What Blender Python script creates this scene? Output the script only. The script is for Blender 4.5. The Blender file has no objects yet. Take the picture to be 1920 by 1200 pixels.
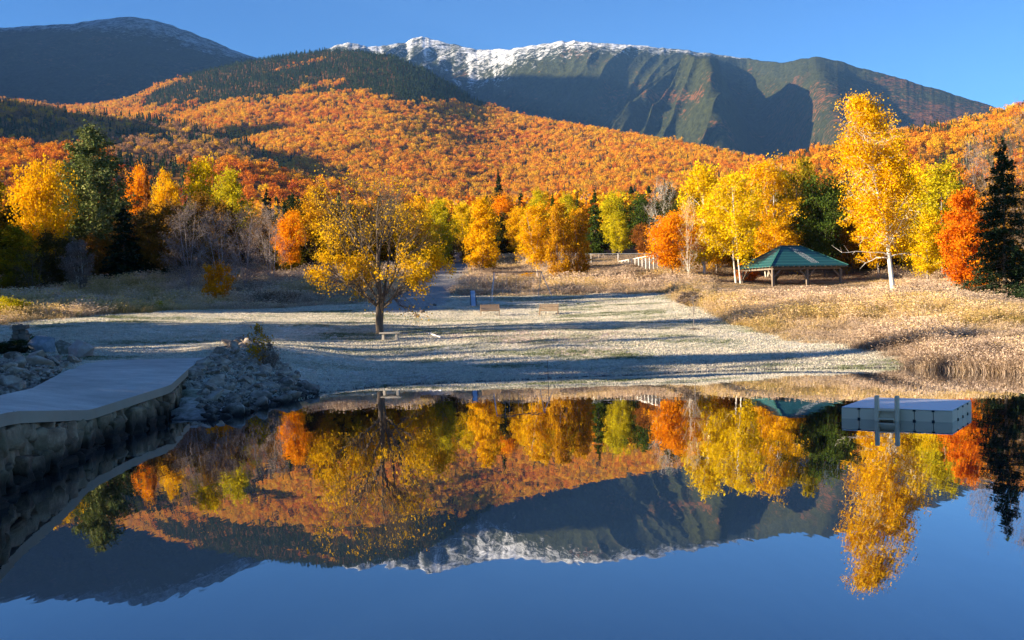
import bpy, bmesh, math, random
import numpy as np
from mathutils import Vector, Matrix
S = bpy.context.scene
COL = S.collection
PI = math.pi
F, H = 2031.0, 3.45
ROLL = math.radians(1.17)
PITCH = math.atan(30/2031)
SUN_AZ, SUN_EL = math.radians(-104), math.radians(15)
SKY_STR, SUN_STR, EXPO = 0.073, 5.0, 2.15
HAZE = 3.4e-5

# ------------------------------------------------------------------ camera
fwd = Vector((0, math.cos(PITCH), -math.sin(PITCH)))
up0 = Vector((0, math.sin(PITCH), math.cos(PITCH)))
r0 = Vector((1, 0, 0))
right = (r0*math.cos(ROLL) - up0*math.sin(ROLL)).normalized()
up = (up0*math.cos(ROLL) + r0*math.sin(ROLL)).normalized()
cam_d = bpy.data.cameras.new('camera')
cam_d.sensor_width = 36; cam_d.lens = F/1920*36
cam_d.clip_start = 0.1; cam_d.clip_end = 40000
cam = bpy.data.objects.new('camera', cam_d); COL.objects.link(cam)
M = Matrix((right, up, -fwd)).transposed().to_4x4(); M.translation = (0, 0, H)
cam.matrix_world = M
S.camera = cam
RV, UV_, FV = np.array(right), np.array(up), np.array(fwd)

def ray(px, py):
    px = np.asarray(px, float); py = np.asarray(py, float)
    d = FV + ((px-960)/F)[..., None]*RV + ((600-py)/F)[..., None]*UV_
    return d/d[..., 1:2]
def W(px, py, D):
    """world point seen at pixel (px,py) of the 1920 frame, D metres ahead"""
    d = ray(px, py)*np.asarray(D, float)[..., None]
    d = d + np.array([0, 0, H]); return d
def topx(p):
    p = np.asarray(p, float)-np.array([0, 0, H])
    z = p@FV; return 960+F*(p@RV)/z, 600-F*(p@UV_)/z
def yh(px): return 570-0.0204*(np.asarray(px, float)-960)

# ------------------------------------------------------------------ noise
def _hash(ix, iy, seed):
    n = (ix.astype(np.int64)*374761393 + iy.astype(np.int64)*668265263 + seed*1442695041) & 0xffffffff
    n = ((n ^ (n >> 13))*1274126177) & 0xffffffff
    return ((n ^ (n >> 16)) & 0xffff)/65535.0
def vnoise(x, y, seed=0):
    x = np.asarray(x, float); y = np.asarray(y, float)
    ix = np.floor(x); iy = np.floor(y); fx = x-ix; fy = y-iy
    fx = fx*fx*fx*(fx*(fx*6-15)+10); fy = fy*fy*fy*(fy*(fy*6-15)+10)
    a = _hash(ix, iy, seed); b = _hash(ix+1, iy, seed); c = _hash(ix, iy+1, seed); d = _hash(ix+1, iy+1, seed)
    return (a*(1-fx)+b*fx)*(1-fy)+(c*(1-fx)+d*fx)*fy*1.0
def fbm(x, y, o=4, seed=0):
    s = 0; a = .5; t = 0
    for i in range(o):
        s = s+a*vnoise(x*2**i+i*17.3, y*2**i-i*9.1, seed+i); t += a; a *= .5
    return s/t
def ridged(x, y, o=4, seed=0):
    s = 0; a = .5; t = 0
    for i in range(o):
        s = s+a*(1-np.abs(2*vnoise(x*2**i+i*5.3, y*2**i+i*7.7, seed+i)-1)); t += a; a *= .5
    return s/t
def sstep(a, b, x):
    t = np.clip((x-a)/(b-a), 0, 1); return t*t*(3-2*t)

# ------------------------------------------------------------------ objects
def tag(o, label=None, cat=None, group=None, kind=None):
    if label: o['label'] = label
    if cat: o['category'] = cat
    if group: o['group'] = group
    if kind: o['kind'] = kind
    return o
def empty(name, loc, rz=0, label=None, cat=None, group=None):
    o = bpy.data.objects.new(name, None); COL.objects.link(o)
    o.location = [float(v) for v in loc]; o.rotation_euler = (0, 0, rz); o.empty_display_size = .3
    return tag(o, label, cat, group)
def mesh_np(name, V, Fc, smooth=False, attrs=None, k=None):
    """V (n,3); Fc (m,k) array of one polygon size, or a list"""
    me = bpy.data.meshes.new(name)
    V = np.asarray(V, np.float32)
    me.vertices.add(len(V)); me.vertices.foreach_set('co', V.ravel())
    if isinstance(Fc, np.ndarray):
        m, k = Fc.shape
        me.loops.add(m*k); me.polygons.add(m)
        me.loops.foreach_set('vertex_index', Fc.astype(np.int32).ravel())
        me.polygons.foreach_set('loop_start', np.arange(m, dtype=np.int32)*k)
    else:
        tot = sum(len(f) for f in Fc)
        me.loops.add(tot); me.polygons.add(len(Fc))
        me.loops.foreach_set('vertex_index', np.fromiter((i for f in Fc for i in f), np.int32, tot))
        st = np.cumsum([0]+[len(f) for f in Fc[:-1]]).astype(np.int32)
        me.polygons.foreach_set('loop_start', st)
    if attrs:
        for n, a in attrs.items():
            at = me.attributes.new(n, 'FLOAT', 'POINT'); at.data.foreach_set('value', np.asarray(a, np.float32))
    me.update(calc_edges=True)
    if smooth: me.polygons.foreach_set('use_smooth', np.ones(len(me.polygons), bool))
    me.validate()
    return me
def link(name, me, mat, parent=None, loc=None):
    o = bpy.data.objects.new(name, me); COL.objects.link(o)
    if mat is not None:
        if not me.materials: me.materials.append(mat)
        else:
            o.material_slots[0].link = 'OBJECT'; o.material_slots[0].material = mat
    if parent: o.parent = parent
    if loc is not None: o.location = [float(v) for v in loc]
    return o

class MB:
    def __init__(s): s.v = []; s.f = []
    def add(s, V, Fs):
        b = len(s.v); s.v += [tuple(map(float, p)) for p in V]; s.f += [tuple(i+b for i in f) for f in Fs]
    def box(s, c, d, R=None, taper=1.0):
        x, y, z = d[0]/2, d[1]/2, d[2]/2
        V = [Vector((sx*x*(taper if sz > 0 else 1), sy*y*(taper if sz > 0 else 1), sz*z)) for sz in (-1, 1) for sy in (-1, 1) for sx in (-1, 1)]
        if R is not None: V = [R@v for v in V]
        s.add([v+Vector(c) for v in V], [(0, 2, 3, 1), (4, 5, 7, 6), (0, 1, 5, 4), (2, 6, 7, 3), (0, 4, 6, 2), (1, 3, 7, 5)])
    def bar(s, p0, p1, w, h):
        p0, p1 = Vector(p0), Vector(p1); d = p1-p0; L = d.length; x = d.normalized()
        z = Vector((0, 0, 1)) if abs(x.z) < .9 else Vector((0, 1, 0))
        y = z.cross(x).normalized(); z = x.cross(y)
        s.box((p0+p1)/2, (L, w, h), Matrix((x, y, z)).transposed())
    def tube(s, pts, rad, n=8, cap=True):
        pts = [Vector(p) for p in pts]
        if not hasattr(rad, '__len__'): rad = [rad]*len(pts)
        rings = []; ref = None
        for i, p in enumerate(pts):
            d = (pts[min(i+1, len(pts)-1)]-pts[max(i-1, 0)]).normalized()
            if ref is None: ref = Vector((1, 0, 0)) if abs(d.x) < .8 else Vector((0, 1, 0))
            a = d.cross(ref).normalized(); b = d.cross(a); ref = -(d.cross(a)) if False else ref
            rings.append([p+rad[i]*(a*math.cos(t)+b*math.sin(t)) for t in [2*PI*j/n for j in range(n)]])
        V = [v for r in rings for v in r]; Fs = []
        for i in range(len(pts)-1):
            for j in range(n):
                k = (j+1) % n
                Fs.append((i*n+j, i*n+k, (i+1)*n+k, (i+1)*n+j))
        if cap:
            Fs.append(tuple(range(n-1, -1, -1))); Fs.append(tuple((len(pts)-1)*n+j for j in range(n)))
        s.add(V, Fs)
    def build(s, name, mat, parent=None, bevel=0, smooth=False):
        bm = bmesh.new(); vs = [bm.verts.new(v) for v in s.v]
        for f in s.f:
            try: bm.faces.new([vs[i] for i in f])
            except ValueError: pass
        bmesh.ops.recalc_face_normals(bm, faces=bm.faces)
        if bevel: bmesh.ops.bevel(bm, geom=list(bm.edges), offset=bevel, segments=1, affect='EDGES', clamp_overlap=True)
        me = bpy.data.meshes.new(name); bm.to_mesh(me); bm.free()
        if smooth: me.polygons.foreach_set('use_smooth', np.ones(len(me.polygons), bool))
        return link(name, me, mat, parent)

# ------------------------------------------------------------------ materials
def new_mat(name):
    m = bpy.data.materials.new(name); m.use_nodes = True; nt = m.node_tree
    for n in list(nt.nodes): nt.nodes.remove(n)
    out = nt.nodes.new('ShaderNodeOutputMaterial')
    return m, nt, out
class NT:
    def __init__(s, nt): s.nt = nt
    def n(s, t, **k):
        nd = s.nt.nodes.new('ShaderNode'+t)
        for a, v in k.items(): setattr(nd, a, v)
        return nd
    def l(s, a, b): s.nt.links.new(a, b)
    def noise(s, scale, detail=4, rough=.55, vec=None, mapscale=None, dist=0):
        nd = s.n('TexNoise'); nd.inputs['Scale'].default_value = scale; nd.inputs['Detail'].default_value = detail
        nd.inputs['Roughness'].default_value = rough; nd.inputs['Distortion'].default_value = dist
        if vec is None: vec = s.pos()
        if mapscale:
            mp = s.n('Mapping'); mp.inputs['Scale'].default_value = mapscale; s.l(vec, mp.inputs[0]); vec = mp.outputs[0]
        s.l(vec, nd.inputs['Vector']); return nd.outputs['Fac']
    def pos(s):
        if not hasattr(s, '_p'): s._p = s.n('NewGeometry').outputs['Position']
        return s._p
    def obj(s):
        if not hasattr(s, '_o'): s._o = s.n('TexCoord').outputs['Object']
        return s._o
    def ramp(s, fac, stops, interp='LINEAR'):
        r = s.n('ValToRGB'); cr = r.color_ramp; cr.interpolation = interp
        while len(cr.elements) < len(stops): cr.elements.new(.5)
        for e, (p, c) in zip(cr.elements, stops):
            e.position = p; e.color = (c[0], c[1], c[2], 1) if hasattr(c, '__len__') else (c, c, c, 1)
        s.l(fac, r.inputs[0]); return r.outputs[0]
    def mix(s, fac, a, b, mode='MIX'):
        m = s.n('Mix', data_type='RGBA', blend_type=mode)
        for v, i in ((fac, 0), (a, 6), (b, 7)):
            if hasattr(v, 'links'): s.l(v, m.inputs[i])
            elif i == 0: m.inputs[0].default_value = v
            else: m.inputs[i].default_value = (*v, 1) if len(v) == 3 else v
        return m.outputs[2]
    def math(s, op, a, b=0.0, clamp=False):
        m = s.n('Math', operation=op, use_clamp=clamp)
        for i, v in enumerate((a, b)):
            if hasattr(v, 'links'): s.l(v, m.inputs[i])
            else: m.inputs[i].default_value = v
        return m.outputs[0]
    def attr(s, name, typ='GEOMETRY'):
        a = s.n('Attribute', attribute_name=name, attribute_type=typ); return a.outputs['Fac']
    def bump(s, h, strength=.5, dist=.1):
        b = s.n('Bump'); b.inputs['Strength'].default_value = strength; b.inputs['Distance'].default_value = dist
        s.l(h, b.inputs['Height']); return b.outputs[0]
    def princ(s, col, rough=.8, normal=None, spec=.3, metal=0):
        p = s.n('BsdfPrincipled')
        if hasattr(col, 'links'): s.l(col, p.inputs['Base Color'])
        else: p.inputs['Base Color'].default_value = (*col, 1)
        if hasattr(rough, 'links'): s.l(rough, p.inputs['Roughness'])
        else: p.inputs['Roughness'].default_value = rough
        p.inputs['Specular IOR Level'].default_value = spec; p.inputs['Metallic'].default_value = metal
        if normal is not None: s.l(normal, p.inputs['Normal'])
        return p.outputs[0]
def simple_mat(name, c1, c2, scale=8, rough=.7, bump=.3, bdist=.02, stretch=None, spec=.3, metal=0):
    m, nt, out = new_mat(name); s = NT(nt)
    f = s.noise(scale, 6, .6, s.obj(), stretch)
    f2 = s.noise(scale*.23, 3, .5, s.obj())
    c = s.mix(s.math('MULTIPLY', s.math('ADD', f, f2), .5), c1, c2)
    s.l(s.princ(c, rough, s.bump(f, bump, bdist), spec, metal), out.inputs[0]); return m
def leaf_mat(name, cols, trans=.35, inst=False, patch=0.0):
    """cols: colours of individual leaves (ramp over a per-leaf random number)"""
    m, nt, out = new_mat(name); s = NT(nt)
    v = s.attr('v')
    st = [(i/(len(cols)-1), c) for i, c in enumerate(cols)]
    if inst:
        t = s.attr('tint', 'INSTANCER')
        base = s.ramp(t, st)
        k = s.math('ADD', s.math('MULTIPLY', v, .5), .75)
        mm = s.n('VectorMath', operation='SCALE'); s.l(base, mm.inputs[0]); s.l(k, mm.inputs['Scale']); c = mm.outputs[0]
    else:
        f = v
        if patch:
            f = s.math('ADD', s.math('MULTIPLY', v, 1-patch), s.math('MULTIPLY', s.ramp(s.noise(.45, 2, .5, s.obj()), [(.3, 0), (.7, 1)]), patch))
        c = s.ramp(f, st)
    d = s.n('BsdfDiffuse'); s.l(c, d.inputs[0])
    tr = s.n('BsdfTranslucent'); s.l(c, tr.inputs[0])
    mx = s.n('MixShader'); mx.inputs[0].default_value = trans; s.l(d.outputs[0], mx.inputs[1]); s.l(tr.outputs[0], mx.inputs[2])
    s.l(mx.outputs[0], out.inputs[0]); return m

# ------------------------------------------------------------------ near ground heights
CP = []   # x,y,z
def cp(px, py, D):
    p = W(px, py, D); CP.append((p[0], p[1], p[2]))
def cz(px, D, z): CP.append(((px-960)/F*D, D, z))
SHORE_PX = [(352, 792), (400, 788), (450, 777), (520, 759), (600, 738), (680, 728), (760, 722), (860, 717), (960, 713), (1080, 708), (1200, 703), (1320, 697), (1450, 693), (1560, 691), (1700, 690), (1800, 693), (1920, 700), (2080, 712), (2300, 738)]
shore = []
for px, py in SHORE_PX:
    D = H*F/(py-float(yh(px))); p = W(px, py, D); shore.append((p[0], p[1]))
    CP.append((p[0], p[1], 0.0))
for a in [(710, 625, 67), (560, 605, 72), (640, 590, 82), (450, 600, 76), (300, 600, 74), (150, 612, 68), (0, 612, 70), (-200, 620, 66), (-500, 640, 60),
          (300, 583, 84), (560, 576, 92), (800, 556, 99), (930, 560, 95), (1010, 559, 96), (1250, 550, 100), (1400, 560, 88), (1028, 591, 82), (918, 592, 82), (887, 576, 89),
          (1300, 618, 67), (1100, 640, 62), (900, 645, 61), (700, 668, 58), (500, 640, 62), (430, 646, 56), (480, 690, 46.5), (380, 700, 43.5), (600, 700, 50), (560, 715, 46.5),
          (850, 690, 53.5), (1100, 680, 55), (1300, 672, 56), (1500, 668, 57), (1400, 610, 70), (1500, 620, 66), (1700, 640, 60), (1850, 650, 56), (1920, 655, 54), (2200, 670, 50),
          (1676, 560, 79), (1480, 540, 110), (1270, 526, 115), (1390, 535, 106), (1580, 533, 108), (1700, 505, 128), (1900, 572, 84), (1800, 568, 88), (2100, 560, 88), (2400, 560, 85),
          (60, 550, 116), (180, 535, 142), (0, 535, 130), (400, 535, 118), (300, 525, 135), (440, 572, 98), (560, 520, 122), (700, 510, 135), (830, 500, 150), (870, 492, 170), (960, 505, 140), (1100, 505, 135), (1055, 532, 118),
          (1150, 478, 172), (1250, 470, 170), (1400, 470, 160), (1600, 480, 150), (1750, 490, 130), (-250, 540, 120), (-500, 560, 90),
          (80, 660, 58), (140, 660, 55), (35, 650, 61), (60, 700, 37.5), (0, 690, 38), (-100, 700, 34), (-200, 740, 28), (190, 678, 49), (0, 742, 28.5), (330, 660, 56)]:
    cp(*a)
for px in (-1400, -700, -200, 200, 600, 1000, 1400, 1800, 2300, 3000):
    cz(px, 260, 19); cz(px, 420, 27); cz(px, 650, 36)
for px in (-900, 3000): cz(px, 60, 2.5); cz(px, 120, 7)
CP.append((-60, 20, 3)); CP.append((-35, 5, 3)); CP.append((-60, -30, 4)); CP.append((50, 10, 1)); CP.append((60, -30, 3)); CP.append((-28, 25, 2.2)); CP.append((55, 35, 1.2))
CP = np.array(CP)
def _u(r2): return np.where(r2 > 0, r2*np.log(r2+1e-12), 0)
_n = len(CP); _xy = CP[:, :2]/50.0
_K = _u(((_xy[:, None]-_xy[None])**2).sum(-1))+np.eye(_n)*2e-4
_P = np.c_[np.ones(_n), _xy]
_A = np.block([[_K, _P], [_P.T, np.zeros((3, 3))]])
_w = np.linalg.solve(_A, np.r_[CP[:, 2], 0, 0, 0])
def tps(x, y):
    q = np.c_[np.ravel(x), np.ravel(y)]/50.0
    o = np.empty(len(q))
    for i in range(0, len(q), 20000):
        b = q[i:i+20000]
        o[i:i+20000] = _u(((b[:, None]-_xy[None])**2).sum(-1))@_w[:_n]+np.c_[np.ones(len(b)), b]@_w[_n:]
    return o.reshape(np.shape(x))

# path (concrete walkway) outline, from the photograph: (px, py, D)
EDGE = [(-330, 812, 11.5), (-170, 800, 15), (0, 777, 20.5), (25, 771, 21.7), (110, 769.5, 24.4), (168, 769, 27.2), (245, 745, 31), (320, 722, 35), (355, 690, 43), (385, 670, 50)]
BACK = [(193, 676, 49), (150, 683, 44), (110, 702, 37), (60, 728, 31), (0, 741, 27.5), (-300, 775, 20), (-600, 790, 15)]
edge = [Vector(W(*a)) for a in EDGE]; back = [Vector(W(*a)) for a in BACK]
path_poly = np.array([(v.x, v.y) for v in edge+back])
# pond outline: under the walkway edge, along the shore, then round behind the camera
wl = []
for i, e in enumerate(edge[:-2]):
    wl.append((e.x-.55, e.y+.15))
pond_poly = np.array([(-9.0, -15), (-8.5, 2)]+wl+[(shore[0][0]-.6, shore[0][1]+.6)]+shore[1:]+[(38, 30), (34, 10), (30, -15)])
def inside(poly, x, y):
    r = np.zeros(np.shape(x), bool); j = len(poly)-1
    for i in range(len(poly)):
        xi, yi = poly[i]; xj, yj = poly[j]
        c = ((yi > y) != (yj > y)) & (x < (xj-xi)*(y-yi)/((yj-yi) if yj != yi else 1e-9)+xi)
        r ^= c; j = i
    return r
def pdist(poly, x, y, closed=True):
    d = np.full(np.shape(x), 1e9)
    m = len(poly)
    for i in range(m if closed else m-1):
        ax, ay = poly[i]; bx, by = poly[(i+1) % m]; dx, dy = bx-ax, by-ay
        t = np.clip(((x-ax)*dx+(y-ay)*dy)/(dx*dx+dy*dy+1e-9), 0, 1)
        d = np.minimum(d, (x-ax-t*dx)**2+(y-ay-t*dy)**2)
    return np.sqrt(d)
# far hills' own depth
def ground_z(x, y):
    x = np.asarray(x, float); y = np.asarray(y, float)
    z = tps(np.clip(x, -400, 400), np.clip(y, -60, 650))
    z = z + (np.maximum(y-650, 0))*0.0
    far = sstep(120, 300, np.hypot(x, y)); z = z*(1-far)+np.clip(z, 8, 36)*far
    z = z+(fbm(x*.35, y*.35, 3, 5)-.5)*.16*sstep(49, 60, y)+(fbm(x*.06, y*.06, 3, 8)-.5)*.5*sstep(60, 110, y)
    ins = inside(pond_poly, x, y); d = pdist(pond_poly, x, y)
    z = np.where(ins, -0.04-np.minimum(d*.22, 1.8), np.maximum(z, .015+np.minimum(d*.045, .25)))
    dp = inside(path_poly, x, y)
    return np.where(dp & ~ins, z-.5, z)
def gz(x, y): return float(ground_z(np.array([x]), np.array([y]))[0])
def hit(px, py, d0=20, d1=260):
    D = np.linspace(d0, d1, 1600); d = ray(px, py)
    P = d*D[:, None]+np.array([0, 0, H])
    g = ground_z(P[:, 0], P[:, 1])
    k = np.nonzero(P[:, 2] <= g)[0]
    k = k[0] if len(k) else np.argmin(P[:, 2]-g)
    return Vector((P[k, 0], P[k, 1], g[k]))
def at(px, D):
    p = W(px, yh(px), D); return Vector((p[0], p[1], gz(p[0], p[1])))

# ------------------------------------------------------------------ ground sheet
def axis(segs):
    o = []
    for a, b, st in segs:
        o += list(np.arange(a, b, st))
    return np.array(o+[segs[-1][1]])
gx = axis([(-9000, -1500, 900), (-1500, -300, 100), (-300, -90, 12), (-90, -30, 1.0), (-30, 36, .45), (36, 90, 1.0), (90, 300, 12), (300, 1500, 100), (1500, 9000, 900)])
gy = axis([(-1500, -100, 200), (-100, 14, 4), (14, 62, .4), (62, 110, .6), (110, 200, 1.6), (200, 700, 12), (700, 2000, 100), (2000, 12000, 1000)])
X, Y = np.meshgrid(gx, gy)
Z = ground_z(X, Y)
nx, ny = len(gx), len(gy)
def gridfaces(nx, ny):
    i, j = np.meshgrid(np.arange(nx-1), np.arange(ny-1)); a = (j*nx+i).ravel()
    return np.c_[a, a+1, a+nx+1, a+nx]
lawn_edge = [(-400, 64), (0, 71), (150, 77), (300, 84), (560, 92), (800, 99), (1000, 101), (1250, 100), (1265, 92), (1290, 84), (1340, 76), (1380, 69), (1450, 64), (1550, 61), (1700, 55), (1740, 51.5), (1920, 44), (2300, 40)]
def edgeD(px): return np.interp(px, [a for a, b in lawn_edge], [b for a, b in lawn_edge])
PXg = 960+F*X/np.maximum(Y, 1)
meadow = sstep(-1, 2.5, Y-edgeD(PXg)+(fbm(X*.3, Y*.3, 3, 3)-.5)*3)
def road_mask(x, y):
    pts = np.array([(W(px, yh(px), D)[0], D) for px, D in [(760, 88), (800, 100), (822, 120), (850, 145), (872, 170), (872, 230)]])
    return 1-sstep(2.0, 3.6, pdist(pts, x, y, False)+(fbm(x*.4, y*.4, 2, 9)-.5)*1.6)
road = road_mask(X, Y)
def ell(px, py, rx, ry, x, y):
    c = hit(px, py); D = c.y
    sx = rx*D/F; sy = abs(hit(px, py-ry).y-hit(px, py+ry).y)/2
    return 1-sstep(.75, 1.15, np.hypot((x-c.x)/sx, (y-c.y)/sy)+(fbm(x*.5, y*.5, 3, 4)-.5)*.5)
dirt = np.maximum(ell(1000, 628, 190, 15, X, Y), .7*ell(720, 624, 70, 7, X, Y))
dirt = np.maximum(dirt, .8*ell(1080, 660, 260, 10, X, Y)*sstep(.4, .6, fbm(X*.25, Y*.5, 3, 12)))
me = mesh_np('ground', np.c_[X.ravel(), Y.ravel(), Z.ravel()], gridfaces(nx, ny), True,
             dict(meadow=meadow.ravel(), road=road.ravel(), dirt=dirt.ravel()))
m, nt, out = new_mat('frosty_ground'); s = NT(nt)
sep = s.n('SeparateXYZ'); s.l(s.pos(), sep.inputs[0])
n1 = s.noise(.9, 8, .65); n2 = s.noise(.12, 4, .5); n3 = s.noise(6, 6, .7, None, (1, .5, 1)); n4 = s.noise(.35, 5, .6, None, (.35, 1, 1))
frost = s.ramp(n3, [(.34, (.23, .26, .15)), (.47, (.52, .49, .40)), (.66, (.88, .81, .69))])
green = s.ramp(n3, [(.3, (.10, .11, .045)), (.7, (.34, .35, .22))])
lawn = s.mix(s.ramp(n4, [(.47, 0), (.62, .75)]), frost, green)
tan = s.ramp(n3, [(.32, (.20, .14, .10)), (.5, (.48, .36, .28)), (.68, (.80, .70, .62))])
lawn = s.mix(s.ramp(n1, [(.52, 0), (.7, .5)]), lawn, tan)
c = s.mix(s.attr('dirt'), lawn, tan)
near = s.ramp(s.math('MULTIPLY', sep.outputs[2], 1.0), [(0.0, 1), (.10, .8), (.45, 0)])
mud = s.ramp(n3, [(.3, (.15, .12, .10)), (.65, (.42, .38, .36))])
c = s.mix(near, c, mud)
soil = s.ramp(n1, [(.35, (.10, .075, .045)), (.65, (.30, .24, .16))])
c = s.mix(s.attr('meadow'), c, soil)
c = s.mix(s.attr('road'), c, s.ramp(n3, [(.35, (.20, .19, .17)), (.65, (.40, .38, .35))]))
wet = s.ramp(s.math('ADD', sep.outputs[2], .5), [(.5, 1), (.56, 0)])
c = s.mix(wet, c, (.03, .026, .02))
h = s.math('ADD', s.math('MULTIPLY', n3, .5), n1)
s.l(s.princ(c, .9, s.bump(h, .9, .12), .15), out.inputs[0])
G = link('ground', me, m); tag(G, 'frosted lawn and field rising from the pond to the woods', kind='structure')

# ------------------------------------------------------------------ water
me = mesh_np('water', [(-45, -60, 0), (45, -60, 0), (45, 60, 0), (-45, 60, 0)], [(0, 1, 2, 3)])
m, nt, out = new_mat('pond_water'); s = NT(nt)
w1 = s.noise(1.6, 3, .5, None, (1, .30, 1)); w2 = s.noise(.25, 2, .5, None, (1, .5, 1))
nrm = s.bump(s.math('ADD', w1, s.math('MULTIPLY', w2, 1.6)), .08, .035)
lw = s.n('Fresnel'); lw.inputs[0].default_value = 1.60; s.l(nrm, lw.inputs['Normal'])
g = s.n('BsdfGlossy'); g.inputs['Color'].default_value = (.94, .96, 1, 1); g.inputs['Roughness'].default_value = .012; s.l(nrm, g.inputs['Normal'])
d = s.n('BsdfDiffuse'); d.inputs[0].default_value = (.008, .014, .02, 1)
fr = s.math('ADD', s.math('MULTIPLY', lw.outputs[0], 1.15), .11, True)
mx = s.n('MixShader'); s.l(fr, mx.inputs[0]); s.l(d.outputs[0], mx.inputs[1]); s.l(g.outputs[0], mx.inputs[2]); s.l(mx.outputs[0], out.inputs[0])
Wt = link('water', me, m); tag(Wt, 'still dark pond mirroring trees and mountains', kind='structure')
# ------------------------------------------------------------------ hills and mountains (real distances and heights)
def smooth_tab(pts, lo, hi, k=7, extra=None):
    xs = np.linspace(lo, hi, 1600); a = np.array(pts, float)
    ys = np.interp(xs, a[:, 0], a[:, 1])
    st = (hi-lo)/1600; r = max(1, int(k/st)); ker = np.hanning(2*r+1); ker /= ker.sum()
    ys = np.convolve(np.pad(ys, r, mode='edge'), ker, mode='valid')
    return xs, ys
class Layer:
    def __init__(s, sil, Dc, Df, zf, lo, hi, p=1.0, amp=0, k=14, nf=None, back=.6, sm=True):
        s.sm = sm
        s.xs, s.ys = smooth_tab(sil, lo, hi, k); s.Dc = np.array(Dc, float); s.Df = np.array(Df, float); s.zf = zf; s.p = p; s.amp = amp
        s.lo, s.hi = lo, hi; s.nf = nf; s.back = back
    def pos(s, px, t):
        """t 0 foot .. 1 crest .. 1+ back slope"""
        py = np.interp(px, s.xs, s.ys)
        dc = np.interp(px, s.Dc[:, 0], s.Dc[:, 1]); df = np.interp(px, s.Df[:, 0], s.Df[:, 1])
        cr = W(px, py, dc); zc = cr[..., 2]; sl = cr[..., 0]/dc
        tf = np.minimum(t, 1); tb = np.maximum(t-1, 0)
        D = df+(dc-df)*t
        D = np.where(t > 1, dc+(dc-df)*tb*s.back, D)
        z = s.zf+(zc-s.zf)*tf**s.p
        x = sl*D
        if s.nf is not None: z = z+s.nf(px, t, x, D)*(zc-s.zf)*np.minimum(np.maximum(4*tf*(1-tf), 0)+.0, 1)*(t <= 1)
        zm = H+(zc-H)*D/dc-.010*(1-t)*D
        z = np.where(t <= 1, np.minimum(z, zm), z) if s.sm else z
        z = z-(zc-s.zf)*np.minimum(tb, 1)**1.3
        return x, D, z
    def build(s, name, mat, nx=500, nt_=120, attrs=None, label=None):
        px = np.linspace(s.lo, s.hi, nx); t = np.r_[np.linspace(0, 1, nt_), 1+np.linspace(.05, 1, 14)]
        PX, T = np.meshgrid(px, t); x, y, z = s.pos(PX, T)
        at_ = {}
        if attrs:
            u, v = topx(np.stack([x, y, z], -1)); at_ = {k: f(PX, v, T, x, y, z).ravel() for k, f in attrs.items()}
        me = mesh_np(name, np.c_[x.ravel(), y.ravel(), z.ravel()], gridfaces(nx, len(t)), True, at_)
        o = link(name, me, mat); tag(o, label, kind='structure'); return o
def hill_noise(a, sc, seed):
    return lambda px, t, x, y: a*(fbm(x/sc, y/sc, 4, seed)-.5)
# central orange hill
L2 = Layer([(-900, 60), (-500, 120), (-200, 168), (0, 182), (60, 190), (105, 199), (160, 197), (240, 186), (300, 153), (380, 131), (440, 118), (480, 110), (560, 98), (610, 92), (670, 93), (740, 104), (800, 130), (850, 160), (900, 190), (960, 213), (1000, 223), (1100, 239), (1200, 256), (1300, 274), (1400, 296), (1450, 306), (1520, 330), (1700, 380)],
           [(-900, 2800), (600, 2700), (960, 2100), (1200, 1700), (1450, 1300), (1700, 1000)], [(-900, 800), (1700, 800)], 50, -900, 1700, 1.25, nf=hill_noise(.10, 420, 21))
# shaded spur in front of it at the left; its unseen end is raised to cast shade
L2b = Layer([(-1900, -150), (-1500, -170), (-1200, -150), (-744, -50), (-245, 80), (-100, 135), (0, 186), (60, 195), (120, 204), (200, 212), (280, 220), (360, 232), (420, 244), (465, 262), (500, 288), (540, 318), (600, 345)],
            [(-1900, 1150), (-600, 1180), (-100, 1350), (200, 1450), (460, 1350), (600, 1000)], [(-1900, 700), (-300, 800), (600, 800)], 45, -1900, 600, 1.0, nf=hill_noise(.12, 200, 31), back=1.1)
# low lit hill in front at the left
L1 = Layer([(-900, 230), (-300, 258), (0, 268), (60, 268), (130, 273), (200, 288), (260, 300), (330, 303), (400, 296), (460, 306), (560, 330), (700, 360), (900, 400)],
           [(-900, 780), (900, 720)], [(-900, 420), (900, 420)], 26, -900, 900, 1.2, nf=hill_noise(.15, 120, 41))
# right orange hill
L3 = Layer([(1250, 420), (1340, 345), (1440, 303), (1500, 283), (1580, 263), (1700, 238), (1800, 224), (1860, 208), (1920, 193), (2050, 160), (2400, 110), (2900, 100)],
           [(1250, 800), (1500, 950), (1920, 1000), (2900, 1000)], [(1250, 420), (2900, 420)], 27, 1250, 2900, 1.2, nf=hill_noise(.16, 160, 51))
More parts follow.
